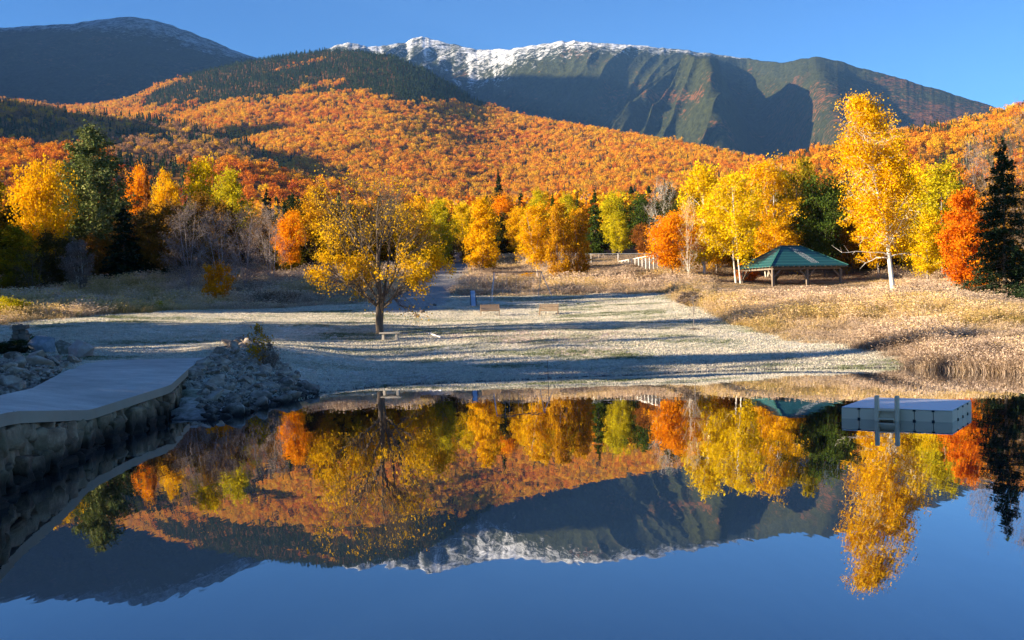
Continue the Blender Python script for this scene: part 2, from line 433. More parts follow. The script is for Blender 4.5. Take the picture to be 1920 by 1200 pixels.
# left mountain; its unseen part outside the frame is raised to cast shade
L4 = Layer([(-3200, -500), (-2000, -640), (-1200, -580), (-700, -430), (-400, -230), (-250, -90), (-120, 20), (0, 54), (60, 48), (130, 45), (190, 36), (245, 30), (300, 40), (350, 57), (400, 78), (440, 95), (480, 108), (560, 135), (700, 190), (900, 250)],
           [(-3200, 3400), (-1200, 3700), (-700, 4300), (-300, 5600), (0, 6000), (900, 5600)], [(-3200, 2000), (-1200, 2300), (-200, 3300), (900, 3300)], 120, -3200, 900, 1.0, k=26, nf=lambda px, t, x, y: .28*(ridged(x/1500, y/1500, 5, 61)-.55))
def gully(px, t, x, y):
    u = (px+420*(1-t))/62.0
    r = 1-np.abs(2*vnoise(u+.35*fbm(px/40, t*3, 3, 7), t*.35, 77)-1)
    r2 = 1-np.abs(2*vnoise(u*2.3, t*1.2, 78)-1)
    big = fbm(x/2200, y/2200, 3, 81)-.5
    env = sstep(930, 1080, px)*(1-sstep(1330, 1430, px))
    env2 = sstep(600, 720, px)*(1-sstep(960, 1020, px))
    base = .35*big+.10*(ridged(x/700, y/700, 4, 83)-.55)
    # bowl: the middle part of the face is hollowed out
    bowl = -.26*np.exp(-((px-1010)/200)**2)*sstep(0.05, .45, t)*(1-sstep(.75, 1, t))
    cv = 1395+120*(1-t)
    bowl += -.25*np.exp(-((px-cv)/62)**2)*sstep(.1, .4, t)
    bowl += .05*np.exp(-((px-1600+60*t)/40)**2)-.06*np.exp(-((px-1700+60*t)/50)**2)
    rib = .16*np.exp(-((px-1285-90*(1-t))/45)**2)*sstep(.1, .4, t)*(1-sstep(.6, .85, t))
    return base+bowl+rib+env*(.17*(r-.5)+.05*(r2-.5))*sstep(.1, .5, t)+env2*.11*(r+.6*r2-.8)
L5 = Layer([(350, 250), (500, 190), (580, 120), (605, 96), (622, 88), (650, 79), (668, 82), (690, 87), (705, 87), (735, 83), (762, 79), (778, 71), (792, 69), (812, 74), (840, 81), (880, 90), (920, 94), (960, 92), (1010, 83), (1045, 79), (1075, 76), (1110, 80), (1160, 82), (1230, 88), (1300, 96), (1400, 109), (1462, 118), (1500, 111), (1530, 107), (1570, 114), (1640, 134), (1700, 150), (1800, 181), (1870, 202), (1960, 228), (2200, 290), (2600, 340)],
           [(350, 6800), (800, 7000), (960, 6200), (1100, 5700), (1400, 5600), (1530, 5000), (1900, 4300), (2600, 4000)],
           [(350, 4200), (960, 3000), (1500, 2500), (2600, 2200)], 160, 350, 2600, 1.25, k=5, nf=gully)
# summit stays rough
def rough_sil(L, a, seed):
    L.ys = L.ys+(fbm(L.xs/14, L.xs*0, 4, seed)-.5)*a
L3.ys = L3.ys+13; L1.ys = L1.ys+9; L2.ys = L2.ys+4; L2b.ys = L2b.ys+6
rough_sil(L5, 5, 3); rough_sil(L4, 4, 4)

# unseen ridge outside the frame at the left, added to shade the bowl
L6 = Layer([(-1700, 60), (-1400, -120), (-1000, -460), (-700, -500), (-450, -440), (-300, -160), (-150, 90), (-20, 215), (60, 330)],
           [(-1700, 3700), (60, 3950)], [(-1700, 3000), (60, 3250)], 300, -1700, 60, 1.0, k=20, nf=hill_noise(.1, 400, 71), sm=False)
def mountain_mat(name, green, brown, snowc=(.74, .77, .84), sc=1.0, treesc=.05):
    m, nt, out = new_mat(name); s = NT(nt)
    a = s.noise(treesc, 4, .7); b = s.noise(.0035*sc, 6, .6)
    g = s.ramp(a, [(.38, tuple(.45*v for v in green)), (.62, green)])
    br = s.ramp(a, [(.35, tuple(.35*v for v in brown)), (.6, brown)])
    fa = s.math('ADD', s.math('ADD', s.attr('autumn'), s.math('MULTIPLY', s.math('SUBTRACT', a, .5), 1.8)), s.math('MULTIPLY', s.math('SUBTRACT', b, .5), 1.6))
    c = s.mix(s.ramp(fa, [(.42, 0), (.58, 1)]), g, br)
    sn = s.attr('snow')
    fs = s.math('ADD', sn, s.math('MULTIPLY', s.math('SUBTRACT', s.math('MULTIPLY', s.math('ADD', s.noise(.012, 8, .78), s.noise(.05, 6, .75)), .5), .5), 3.4))
    c = s.mix(s.ramp(fs, [(.36, 0), (.80, .95)]), c, snowc)
    hgt = s.math('ADD', s.math('MULTIPLY', a, 8.0), s.math('MULTIPLY', s.noise(.012, 6, .65), 26.0))
    s.l(s.princ(c, .95, s.bump(hgt, 1.0, 1.0), .05), out.inputs[0]); return m
def snow5(px, py, t, x, y, z):
    crest = np.interp(px, L5.xs, L5.ys); dy = py-crest
    depth = np.interp(px, [560, 620, 700, 800, 900, 960, 1010, 1100, 1200, 1270, 1340, 1480, 2600], [10, 16, 36, 70, 78, 52, 38, 30, 20, 12, 5, 0, 0])
    gl = ridged(px/26, t*2, 3, 91)
    k = 1-dy/np.maximum(depth, .5)
    return np.clip(.18+.44*k+(gl-.6)*.6*sstep(640, 720, px)*(1-sstep(960, 1010, px)), -2, 1.0)-sstep(1380, 1460, px)*2
def aut5(px, py, t, x, y, z):
    a = .15+.5*np.exp(-((px-1255)/55)**2-((py-178)/16)**2)+.26*sstep(1430, 1500, px)*sstep(125, 165, py)
    return a
M5 = mountain_mat('alpine_slope', (.036, .042, .014), (.13, .055, .02))
L5.build('snowy_mountain_range', M5, 1500, 240, dict(snow=snow5, autumn=aut5), 'snow dusted mountain range with ribbed green gullies')
def snow4(px, py, t, x, y, z):
    crest = np.interp(px, L4.xs, L4.ys); dy = py-crest
    dep = np.interp(px, [-300, 100, 250, 400, 470, 900], [4, 12, 40, 34, 8, 0])
    return np.clip(.5*(1-dy/np.maximum(dep, .5))+.22, -1, .55)
L6.build('outer_shade_ridge', M5, 220, 40, dict(snow=lambda px, py, t, x, y, z: -1+0*px, autumn=lambda px, py, t, x, y, z: .2+0*px), 'unseen ridge beyond the left edge, added to shade the mountain bowl')
L8 = Layer([(-1700, -300), (-1300, -470), (-1000, -500), (-800, -480), (-600, -240), (-400, 60)], [(-1700, 2750), (-400, 2850)], [(-1700, 2250), (-400, 2350)], 200, -1700, -400, 1.0, nf=hill_noise(.1, 300, 74), sm=False)  # unseen ridge, height set to throw shade on the lower mountain slopes
L8.build('inner_shade_ridge', M5, 160, 30, dict(snow=lambda px, py, t, x, y, z: -1+0*px, autumn=lambda px, py, t, x, y, z: .3+0*px), 'unseen green ridge beyond the left edge, added to shade the lower slopes')
L7 = Layer([(-1500, -210), (-1093, -230), (-490, -60), (-250, 60), (-100, 150), (0, 240), (60, 270)], [(-1500, 1480), (60, 1540)], [(-1500, 1150), (60, 1250)], 60, -1500, 60, 1.0, nf=hill_noise(.1, 200, 73), sm=False, back=1.0)  # unseen ridge, added so its shadow crosses the left valley
L7.build('valley_shade_ridge', M5, 160, 30, dict(snow=lambda px, py, t, x, y, z: -1+0*px, autumn=lambda px, py, t, x, y, z: .6+0*px), 'unseen brown ridge beyond the left edge, added to shade the valley')
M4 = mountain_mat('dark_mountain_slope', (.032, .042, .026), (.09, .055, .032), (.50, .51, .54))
L4.build('left_mountain', M4, 800, 140, dict(snow=snow4, autumn=lambda px, py, t, x, y, z: .2+0*px), 'dark rounded mountain in shade at the left')
m, nt, out = new_mat('forest_floor'); s = NT(nt)
a = s.noise(.15, 4, .6)
s.l(s.princ(s.ramp(a, [(.35, (.05, .03, .012)), (.65, (.20, .085, .02))]), .95, None, .05), out.inputs[0]); MF = m
L2.build('central_hill', MF, 500, 90, None, 'broad hill clothed in orange autumn forest')
L2b.build('shaded_spur', MF, 300, 60, None, 'wooded spur of the hill lying in shade')
L1.build('low_hill', MF, 260, 40, None, 'low sunlit wooded rise at the left')
L3.build('right_hill', MF, 260, 60, None, 'orange wooded hill behind the birches')
# haze
B = MB(); B.box((0, 5200, 1180), (18400, 14200, 2440))
m, nt, out = new_mat('haze_air'); s = NT(nt)
pv = s.n('VolumePrincipled'); pv.inputs['Color'].default_value = (.20, .46, 1, 1); pv.inputs['Density'].default_value = HAZE; pv.inputs['Anisotropy'].default_value = .0
s.l(pv.outputs[0], out.inputs['Volume'])
if HAZE > 0:
    hz = B.build('haze', m); tag(hz, 'thin blue morning haze over the valley', kind='stuff')

# ------------------------------------------------------------------ leaf helpers
def leaf_quads(C, size, rng, nrm=None, up_bias=0.0, aspect=.8):
    """C (n,3) centres -> rhombus leaves"""
    n = len(C); a = rng.normal(size=(n, 3))
    if nrm is not None: a = a*.55+nrm
    a[:, 2] += up_bias
    a /= np.linalg.norm(a, axis=1)[:, None]+1e-9
    b = np.cross(a, rng.normal(size=(n, 3))); b /= np.linalg.norm(b, axis=1)[:, None]+1e-9
    c = np.cross(a, b); sz = (size*rng.uniform(.6, 1.35, n))[:, None]/2
    V = np.stack([C-b*sz, C-c*sz*aspect, C+b*sz, C+c*sz*aspect], 1).reshape(-1, 3)
    Fc = np.arange(4*n).reshape(n, 4)
    return V, Fc
def unlinked(name, me, mat):
    me.materials.append(mat); return bpy.data.objects.new(name, me)
def stuff(name, label, P, scl, rot, tint, idx, sources, cat=None, sz=None):
    """one 'stuff' object: points carrying instances of the source meshes"""
    c = bpy.data.collections.new(name+'_kinds')
    for o in sources: c.objects.link(o)
    me = bpy.data.meshes.new(name); n = len(P)
    me.vertices.add(n); me.vertices.foreach_set('co', np.asarray(P, np.float32).ravel())
    for nm, a in (('scl', scl), ('rot', rot), ('tint', tint)):
        at_ = me.attributes.new(nm, 'FLOAT', 'POINT'); at_.data.foreach_set('value', np.asarray(a, np.float32))
    at_ = me.attributes.new('sz', 'FLOAT', 'POINT'); at_.data.foreach_set('value', np.asarray(scl if sz is None else sz, np.float32))
    at_ = me.attributes.new('idx', 'INT', 'POINT'); at_.data.foreach_set('value', np.asarray(idx, np.int32))
    o = bpy.data.objects.new(name, me); COL.objects.link(o)
    g = bpy.data.node_groups.new(name+'_scatter', 'GeometryNodeTree')
    g.interface.new_socket('Geometry', in_out='INPUT', socket_type='NodeSocketGeometry')
    g.interface.new_socket('Geometry', in_out='OUTPUT', socket_type='NodeSocketGeometry')
    N = g.nodes; Lk = g.links
    gi = N.new('NodeGroupInput'); go = N.new('NodeGroupOutput')
    ip = N.new('GeometryNodeInstanceOnPoints'); ci = N.new('GeometryNodeCollectionInfo')
    ci.inputs['Collection'].default_value = c; ci.inputs['Separate Children'].default_value = True; ci.inputs['Reset Children'].default_value = True
    def at2(nm, t='FLOAT'):
        a = N.new('GeometryNodeInputNamedAttribute'); a.data_type = t; a.inputs['Name'].default_value = nm
        return [q for q in a.outputs if q.enabled and q.name == 'Attribute'][0]
    Lk.new(gi.outputs[0], ip.inputs['Points']); Lk.new(ci.outputs[0], ip.inputs['Instance'])
    ip.inputs['Pick Instance'].default_value = True
    Lk.new(at2('idx', 'INT'), ip.inputs['Instance Index'])
    cx = N.new('ShaderNodeCombineXYZ'); Lk.new(at2('rot'), cx.inputs[2]); Lk.new(cx.outputs[0], ip.inputs['Rotation'])
    c2 = N.new('ShaderNodeCombineXYZ'); q = at2('scl')
    Lk.new(q, c2.inputs[0]); Lk.new(q, c2.inputs[1]); Lk.new(at2('sz'), c2.inputs[2])
    Lk.new(c2.outputs[0], ip.inputs['Scale'])
    Lk.new(ip.outputs[0], go.inputs[0])
    md = o.modifiers.new('scatter', 'NODES'); md.node_group = g
    tag(o, label, cat, kind='stuff'); return o

# hillside forest kinds (1 unit = 1 m; crown ~ 9 m)
rng = np.random.default_rng(5)
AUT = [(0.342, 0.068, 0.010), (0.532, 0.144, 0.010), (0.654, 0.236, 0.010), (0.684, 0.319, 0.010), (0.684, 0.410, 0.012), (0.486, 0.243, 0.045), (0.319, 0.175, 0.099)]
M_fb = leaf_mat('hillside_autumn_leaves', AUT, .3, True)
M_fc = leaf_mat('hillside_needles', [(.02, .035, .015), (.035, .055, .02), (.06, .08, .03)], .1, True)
def blob_tree(seed, n=330):
    r = np.random.default_rng(seed)
    lob = r.normal(size=(7, 3))*np.array([2.1, 2.1, 1.2+.5*(seed % 4)])+np.array([0, 0, 7])
    k = r.integers(0, 7, n); d = r.normal(size=(n, 3)); d /= np.linalg.norm(d, axis=1)[:, None]
    C = lob[k]+d*r.uniform(1.4, 2.6, n)[:, None]
    C[:, 2] = np.maximum(C[:, 2], 2.5)
    V, Fc = leaf_quads(C, .98, r, d)
    v = np.repeat(r.random(n), 4)
    return mesh_np('hillside_broadleaf', V, Fc, False, dict(v=v))
def cone_tree(seed, n=170):
    r = np.random.default_rng(seed)
    z = 1+11*r.random(n)**1.3; a = r.uniform(0, 2*PI, n); rad = (12.5-z)/12*2.4*r.uniform(.5, 1, n)
    C = np.c_[np.cos(a)*rad, np.sin(a)*rad, z]; nn = np.c_[np.cos(a), np.sin(a), np.full(n, .5)]
    V, Fc = leaf_quads(C, 1.1, r, nn)
    return mesh_np('hillside_conifer', V, Fc, False, dict(v=np.repeat(r.random(n), 4)))
SRC = [unlinked('kind_a_broadleaf', blob_tree(i), M_fb) for i in range(4)]+[unlinked('kind_b_conifer', cone_tree(i), M_fc) for i in range(2)]
for i, o in enumerate(SRC): o.name = 'kind_%d' % i
def forest_on(L, name, label, lo, hi, spacing, cfun, tfun, t0=0.0, t1=1.06):
    # area sampling in (px,t) weighted by true area
    A = 0; px = rng.uniform(lo, hi, 400000); t = rng.uniform(t0, t1, 400000)
    dc = np.interp(px, L.Dc[:, 0], L.Dc[:, 1]); df = np.interp(px, L.Df[:, 0], L.Df[:, 1])
    D = df+(dc-df)*t; dens = D*(dc-df)/F*(hi-lo)*(t1-t0)/400000/spacing**2
    k = rng.random(400000) < dens
    px, t = px[k], t[k]; x, y, z = L.pos(px, t)
    u, v = topx(np.stack([x, y, z], -1))
    con = rng.random(len(px)) < cfun(px, v, x, y)
    idx = np.where(con, rng.integers(4, 6, len(px)), rng.integers(0, 4, len(px)))
    tint = np.clip(tfun(px, v, x, y)+rng.normal(0, .16, len(px)), 0, 1)
    tint = np.where(con, rng.random(len(px)), tint)
    scl = np.minimum(np.exp(rng.normal(-.25, .32, len(px))), 1.15)*np.interp(np.hypot(x, y), [500, 1500], [.72, 1])*np.where(con, .9, 1)
    print(name, len(px))
    return stuff(name, label, np.c_[x, y, z-1.0], scl, rng.uniform(0, 6.28, len(px)), tint, idx, SRC)
def tbase(px, v, x, y): return .45+.35*(fbm(x/160, y/160, 3, 14)-.5)+.14*(fbm(x/40, y/40, 2, 15)-.5)
def c2(px, v, x, y):
    crest = np.interp(px, L2.xs, L2.ys); nz = (fbm(x/170, y/170, 3, 16)-.5)
    top = sstep(84, 26, v-crest+nz*170)*sstep(230, 420, px)*(1-sstep(700, 790, px))
    line_ = np.interp(px, [560, 640, 700, 800, 900, 960, 1100, 1250], [98, 160, 186, 196, 204, 196, 215, 235])
    right = sstep(6, -8, v-line_+nz*20)*sstep(600, 700, px)*(1-sstep(930, 1010, px))
    mott = .9*sstep(.44, .56, fbm(x/90, y/90, 3, 18))*sstep(228, 178, v)
    return np.clip(.07+.95*top+.97*right+mott+.3*sstep(.6, .7, fbm(x/60, y/60, 2, 17)), 0, 1)
forest_on(L2, 'central_hill_forest', 'orange autumn forest over the central hill', -350, 1500, 6.2, c2, tbase)
forest_on(L2b, 'spur_forest', 'brown and green spur forest with shade tinted into its leaves', -150, 560, 7.0, lambda px, v, x, y: np.clip(.2+.6*sstep(.45, .6, fbm(x/80, y/80, 2, 19))+.5*sstep(20, 0, v-np.interp(px, L2b.xs, L2b.ys)), 0, 1), lambda px, v, x, y: .9+0*px, 0.0)  # muted tint puts valley shade into the leaf colour
forest_on(L1, 'low_hill_forest', 'pinkish orange forest on the low rise', -250, 780, 6.8, lambda px, v, x, y: np.clip(.05+.9*sstep(190, 230, px)*(1-sstep(330, 380, px)), 0, 1), lambda px, v, x, y: tbase(px, v, x, y)-.1)
forest_on(L3, 'right_hill_forest', 'orange forest on the right hill', 1280, 2150, 6.8, lambda px, v, x, y: .05+.5*sstep(.55, .65, fbm(x/50, y/50, 2, 20)), lambda px, v, x, y: tbase(px, v, x, y)+.0)
# wood belt on the flat ground between the meadow and the hills
n = 9000; D = np.sqrt(rng.uniform(185**2, 640**2, n)); px = rng.uniform(-500, 2400, n)
p = W(px, yh(px), D); zz = ground_z(p[:, 0], p[:, 1])
con = rng.random(n) < .06+.3*sstep(.55, .65, fbm(p[:, 0]/40, p[:, 1]/40, 2, 23))
idx = np.where(con, rng.integers(4, 6, n), rng.integers(0, 4, n)); tint = np.clip(tbase(px, 0, p[:, 0], p[:, 1])+rng.normal(0, .2, n), 0, 1)
clear = ~((D < 260) & (px > 840) & (px < 905))
k = clear
stuff('valley_wood', 'mixed autumn wood filling the valley behind the first trees', np.c_[p[:, 0], p[:, 1], zz-.5][k], (rng.uniform(.7, 1.15, n)*np.interp(D, [180, 400], [.8, 1.1]))[k], rng.uniform(0, 6.28, n)[k], tint[k], idx[k], [o.copy() for o in SRC])

# ------------------------------------------------------------------ individual trees
class Tubes:
    """numpy collector of tapered tubes"""
    def __init__(s): s.V = []; s.F = []; s.n = 0
    def tube(s, P, R, k=5):
        P = np.asarray(P, float); m = len(P); R = np.asarray(R, float)
        T = np.gradient(P, axis=0); T /= np.linalg.norm(T, axis=1)[:, None]+1e-9
        ref = np.array([1., 0, 0]) if abs(T[0, 0]) < .7 else np.array([0, 1., 0])
        A = np.cross(T, ref); A /= np.linalg.norm(A, axis=1)[:, None]+1e-9; B = np.cross(T, A)
        th = np.arange(k)*2*PI/k
        V = P[:, None]+R[:, None, None]*(A[:, None]*np.cos(th)[None, :, None]+B[:, None]*np.sin(th)[None, :, None])
        i, j = np.meshgrid(np.arange(m-1), np.arange(k), indexing='ij'); a = i*k+j; b = i*k+(j+1) % k
        s.F.append(np.stack([a, b, b+k, a+k], -1).reshape(-1, 4)+s.n); s.V.append(V.reshape(-1, 3)); s.n += m*k
    def mesh(s, name):
        return mesh_np(name, np.concatenate(s.V), np.concatenate(s.F), True)
def bez(a, b, c, n):
    t = np.linspace(0, 1, n)[:, None]; return (1-t)**2*a+2*t*(1-t)*b+t*t*c
ENV = {
 'round': lambda t: np.sqrt(np.clip(1-(2*t-1)**2, 0, 1))*.97+.03,
 'oval': lambda t: np.clip(np.sin(PI*np.clip(t, 0, 1)**.8), 0, 1)**.6,
 'cone': lambda t: (1-t)**.75*np.minimum(1, .35+t*5),
 'vase': lambda t: np.interp(t, [0, .15, .35, .6, .85, 1], [.55, .85, 1, .95, .7, .3]),
 'flame': lambda t: np.interp(t, [0, .2, .4, .7, .9, 1], [.6, 1, .95, .62, .3, .05]),
}
def broadleaf(seed, h, w, cb, env='round', nl=22, nsub=7, ntw=4, nleaf=9000, size=.24, clump=.35, tr=.16, trunks=1, lean=0.0, dens=None, whorl=.45, sprd=.5, pend=0.0):
    r = np.random.default_rng(seed); e = ENV[env]; T = Tubes(); TR = []
    tips = []; wts = []
    for q in range(trunks):
        b0 = np.array([r.normal()*.25*(trunks > 1), r.normal()*.25*(trunks > 1), -.3])
        ang = 2*PI*q/trunks+r.uniform(-.4, .4); off = (w*.22 if trunks > 1 else 0)
        topp = np.array([math.cos(ang)*off+lean*h, math.sin(ang)*off, h*(.93 if q == 0 else r.uniform(.72, .92))])
        mid = b0+(topp-b0)*.5+np.array([r.normal(), r.normal(), 0])*.03*h+np.array([-lean*h*.15, 0, 0])
        P = bez(b0, mid, topp, 12); u = np.linspace(0, 1, 12)
        R = tr/math.sqrt(trunks)**.8*((1-u)**.8*.95+.05); R[0] *= 1.35
        T2 = Tubes(); T2.tube(P, R, 8)
        nq = nl//trunks
        for i in range(nq):
            t = (i+r.uniform(.2, .8))/nq; a = i*2.39996+r.uniform(-.5, .5)+q
            zt = cb+(h-cb)*(.02+.96*t); rr = w/2*e(t)*r.uniform(.62, 1.0)
            cx = np.interp(zt, P[:, 2], P[:, 0])*(.5 if trunks > 1 else 1); cy = np.interp(zt, P[:, 2], P[:, 1])*(.5 if trunks > 1 else 1)
            tgt = np.array([cx+math.cos(a)*rr, cy+math.sin(a)*rr, zt-pend*rr])
            zs = max(cb*.75, zt-rr*(sprd+whorl*r.random())-.1*h*t)
            k = np.interp(zs, P[:, 2], np.arange(12)); k0 = int(min(k, 10)); st = P[k0]+(P[k0+1]-P[k0])*(k-k0)
            rad0 = max(.012, np.interp(zs, P[:, 2], R)*r.uniform(.35, .55))
            m1 = st+(tgt-st)*.5+np.array([0, 0, rr*.12]); Lb = bez(st, m1, tgt, 7)
            Lb[1:-1] += r.normal(size=(5, 3))*.02*rr
            T2.tube(Lb, rad0*(1-.85*np.linspace(0, 1, 7)), 5)
            for j in range(nsub):
                u2 = r.uniform(.3, 1.0); kk = u2*6; k1 = int(min(kk, 5)); s0 = Lb[k1]+(Lb[k1+1]-Lb[k1])*(kk-k1)
                dd = (tgt-st)/(np.linalg.norm(tgt-st)+1e-6)*.6+r.normal(size=3)*.6+np.array([0, 0, .35-pend*1.2]); dd /= np.linalg.norm(dd)
                Ls = w*r.uniform(.10, .2); s1 = s0+dd*Ls
                # stay near the envelope
                T2.tube([s0, (s0+s1)/2+np.array([0, 0, .05*Ls]), s1], [rad0*.3, rad0*.2, rad0*.08], 3)
                tips.append((s0+s1)/2); tips.append(s1); wts += [.7, 1]
                for l in range(ntw):
                    v0 = s0+(s1-s0)*r.uniform(.3, 1); dv = dd*.6+r.normal(size=3)*.6+np.array([0, 0, .15-pend]); dv /= np.linalg.norm(dv)
                    v1 = v0+dv*Ls*r.uniform(.35, .7)
                    T2.tube([v0, v1], [max(.006, rad0*.1), .003], 3); tips.append(v1); wts.append(1)
        TR.append(T2)
    tips = np.array(tips); wts = np.array(wts, float)
    if dens is not None: wts = wts*dens(tips)
    cm = None
    if nleaf:
        if nleaf > 1000: nleaf = int(nleaf*1.5); size *= .8
        wts = wts*np.exp(r.normal(0, .45, len(wts))); k = r.choice(len(tips), nleaf, p=wts/wts.sum())
        C = tips[k]+r.normal(size=(nleaf, 3))*clump*np.array([1, 1, .8])
        V, Fc = leaf_quads(C, size, r, None, .2)
        tv = r.random(len(tips))*.5
        cm = mesh_np('crown', V, Fc, False, dict(v=np.repeat(np.clip(tv[k]+r.random(nleaf)*.5, 0, 1), 4)))
    return [t.mesh('trunk') for t in TR], cm
def conifer(seed, h, w, cb, nlev=34, nper=7, nleaf=14000, size=.3, tr=.2, droop=.25, power=.85, irr=.25, upturn=.0, flat=.12):
    r = np.random.default_rng(seed); T = Tubes()
    P = np.c_[np.linspace(0, r.normal()*.1, 14), np.linspace(0, r.normal()*.1, 14), np.linspace(-.3, h*.985, 14)]
    T.tube(P, tr*(1-np.linspace(0, .97, 14)), 8)
    C = []; wt = []
    for i in range(nlev):
        t = (i+r.random())/nlev; z = cb+(h-cb)*t; L0 = w/2*((1-t)**power+.02)*np.interp(t, [0, .12], [.75, 1])
        for j in range(nper):
            L = L0*r.uniform(1-irr*1.8, 1.0+irr*.3); a = r.uniform(0, 2*PI); d = np.array([math.cos(a), math.sin(a)])
            u = np.linspace(0, 1, 6); zz = z-droop*L*u+upturn*L*u*u*1.2+.02
            B = np.c_[d[0]*L*u, d[1]*L*u, zz]; T.tube(B, (tr*.16*(1-t)+.012)*(1-.8*u), 3)
            m = max(4, int(L*nleaf/(nlev*nper*w*.27)))
            uu = r.uniform(.15, 1, m)**.8; sd = r.normal(size=m)*.22*L*(1.08-uu)
            C.append(np.c_[d[0]*L*uu-d[1]*sd, d[1]*L*uu+d[0]*sd, np.interp(uu, u, zz)+r.normal(size=m)*flat-.05])
    C = np.concatenate(C); nrm = np.tile([0, 0, .6], (len(C), 1))+C*np.array([.25, .25, 0])/(w/2)
    V, Fc = leaf_quads(C, size, r, nrm, .15, .5)
    return [T.mesh('trunk')], mesh_np('crown', V, Fc, False, dict(v=np.repeat(r.random(len(C)), 4)))

BK = {}
BK['brown'] = simple_mat('brown_bark', (.07, .05, .035), (.20, .155, .115), 6, .9, .8, .03, (1, 1, .2))
BK['grey'] = simple_mat('grey_bark', (.13, .11, .10), (.34, .30, .28), 6, .9, .6, .02, (1, 1, .25))
BK['pale'] = simple_mat('frosted_twigs', (.22, .18, .17), (.44, .37, .35), 8, .9, .4, .02)
m, nt, out = new_mat('birch_bark'); s = NT(nt)
f = s.noise(5, 6, .7, s.obj(), (.35, .35, 2.2)); c = s.ramp(f, [(.36, (.05, .04, .035)), (.42, (.62, .58, .50)), (.7, (.80, .77, .70))])
s.l(s.princ(c, .7, s.bump(f, .3, .01)), out.inputs[0]); BK['birch'] = m
LM = {
 'gold': leaf_mat('golden_leaves', [(.48, .25, .004), (.80, .45, .006), (.86, .56, .01)], .4, patch=.3),
 'yellow': leaf_mat('yellow_leaves', [(0.542, 0.343, 0.004), (0.767, 0.532, 0.007), (0.831, 0.636, 0.018)], .4, patch=.3),
 'lime': leaf_mat('lime_leaves', [(0.192, 0.207, 0.015), (0.523, 0.429, 0.011), (0.722, 0.566, 0.018)], .4, patch=.4),
 'green': leaf_mat('green_leaves', [(0.022, 0.044, 0.009), (0.059, 0.096, 0.015), (0.148, 0.178, 0.022)], .3, patch=.4),
 'olive': leaf_mat('olive_leaves', [(0.104, 0.096, 0.011), (0.296, 0.222, 0.011), (0.614, 0.386, 0.007)], .35, patch=.55),
 'orange': leaf_mat('orange_leaves', [(.50, .15, .005), (.82, .31, .006), (.86, .44, .01)], .4, patch=.4),
 'red': leaf_mat('red_orange_leaves', [(.38, .06, .008), (.74, .20, .008), (.84, .38, .01)], .4, patch=.5),
 'amber': leaf_mat('amber_leaves', [(0.222, 0.096, 0.015), (0.542, 0.275, 0.007), (0.722, 0.412, 0.011)], .35, patch=.45),
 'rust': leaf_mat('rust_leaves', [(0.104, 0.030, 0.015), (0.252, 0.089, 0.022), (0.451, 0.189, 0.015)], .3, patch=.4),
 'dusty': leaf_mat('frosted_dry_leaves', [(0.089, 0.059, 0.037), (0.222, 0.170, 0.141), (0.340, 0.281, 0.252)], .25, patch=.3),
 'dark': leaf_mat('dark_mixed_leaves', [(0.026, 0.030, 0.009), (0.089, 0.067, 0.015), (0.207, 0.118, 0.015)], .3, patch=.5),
 'pine': leaf_mat('pine_needles', [(.055, .09, .022), (.14, .175, .05), (.34, .33, .13)], .15, patch=.3),
 'spruce': leaf_mat('spruce_needles', [(0.009, 0.021, 0.009), (0.022, 0.041, 0.016), (0.052, 0.074, 0.037)], .1, patch=.3),
}
LM['hero'] = leaf_mat('lone_tree_leaves', [(.34, .24, .01), (.74, .42, .008), (.86, .50, .01)], .4, patch=.5)
KINDS = {}
def kind(name, fn, *a, **k):
    tr, cr = fn(*a, **k)
    h = a[1]; w = a[2]; KINDS[name] = (tr, cr, h, w)
kind('round_a', broadleaf, 101, 10, 8, 2.2, 'round', 26, 7, 3, 9000, .30, .34)
kind('round_b', broadleaf, 102, 10, 8, 1.8, 'round', 30, 7, 3, 9000, .30, .32)
kind('oval_a', broadleaf, 103, 12, 6, 2.0, 'oval', 30, 6, 3, 8500, .28, .30)
kind('oval_b', broadleaf, 104, 12, 6, 1.5, 'oval', 32, 6, 3, 8500, .28, .30)
kind('birch_a', broadleaf, 105, 13, 6.5, 3.0, 'oval', 30, 6, 4, 8500, .26, .30, .13, 2, .04)
kind('birch_b', broadleaf, 106, 13, 6.5, 2.5, 'oval', 30, 6, 4, 7500, .26, .32, .13, 3, -.03)
kind('flame_a', broadleaf, 107, 9, 5, .3, 'flame', 40, 6, 3, 8500, .24, .22, .12, 1, 0, None, .3, .7)
kind('flame_b', broadleaf, 108, 9, 4, .3, 'flame', 40, 6, 3, 6500, .24, .20, .10, 3, 0, None, .3, .8)
kind('bush_a', broadleaf, 109, 3, 3.2, .1, 'round', 24, 6, 3, 3500, .20, .16, .05, 4)
kind('weed', broadleaf, 113, 2, 1.3, .1, 'oval', 26, 6, 4, 700, .11, .1, .02, 5)
kind('bare_a', broadleaf, 110, 10, 8, 1.0, 'round', 34, 9, 6, 3600, .16, .30, .13, 3)
kind('bare_b', broadleaf, 111, 11, 7, 1.5, 'oval', 34, 9, 6, 2600, .16, .30, .12, 3, .03)
kind('bare_c', broadleaf, 112, 12, 7, 3.0, 'vase', 30, 10, 7, 500, .15, .3, .12, 2, .03, None, .8, 1.0)
kind('spruce_a', conifer, 120, 12, 4.6, .6, 34, 8, 11000, .30, .14)
kind('spruce_b', conifer, 121, 12, 5.4, .3, 30, 8, 12000, .32, .14, .35, .7, .35)
def dims(px, top, D, wpx):
    base = at(px, D); zt = W(px, top, D)[2]
    return base, zt-base.z, wpx*D/F
tn = 0
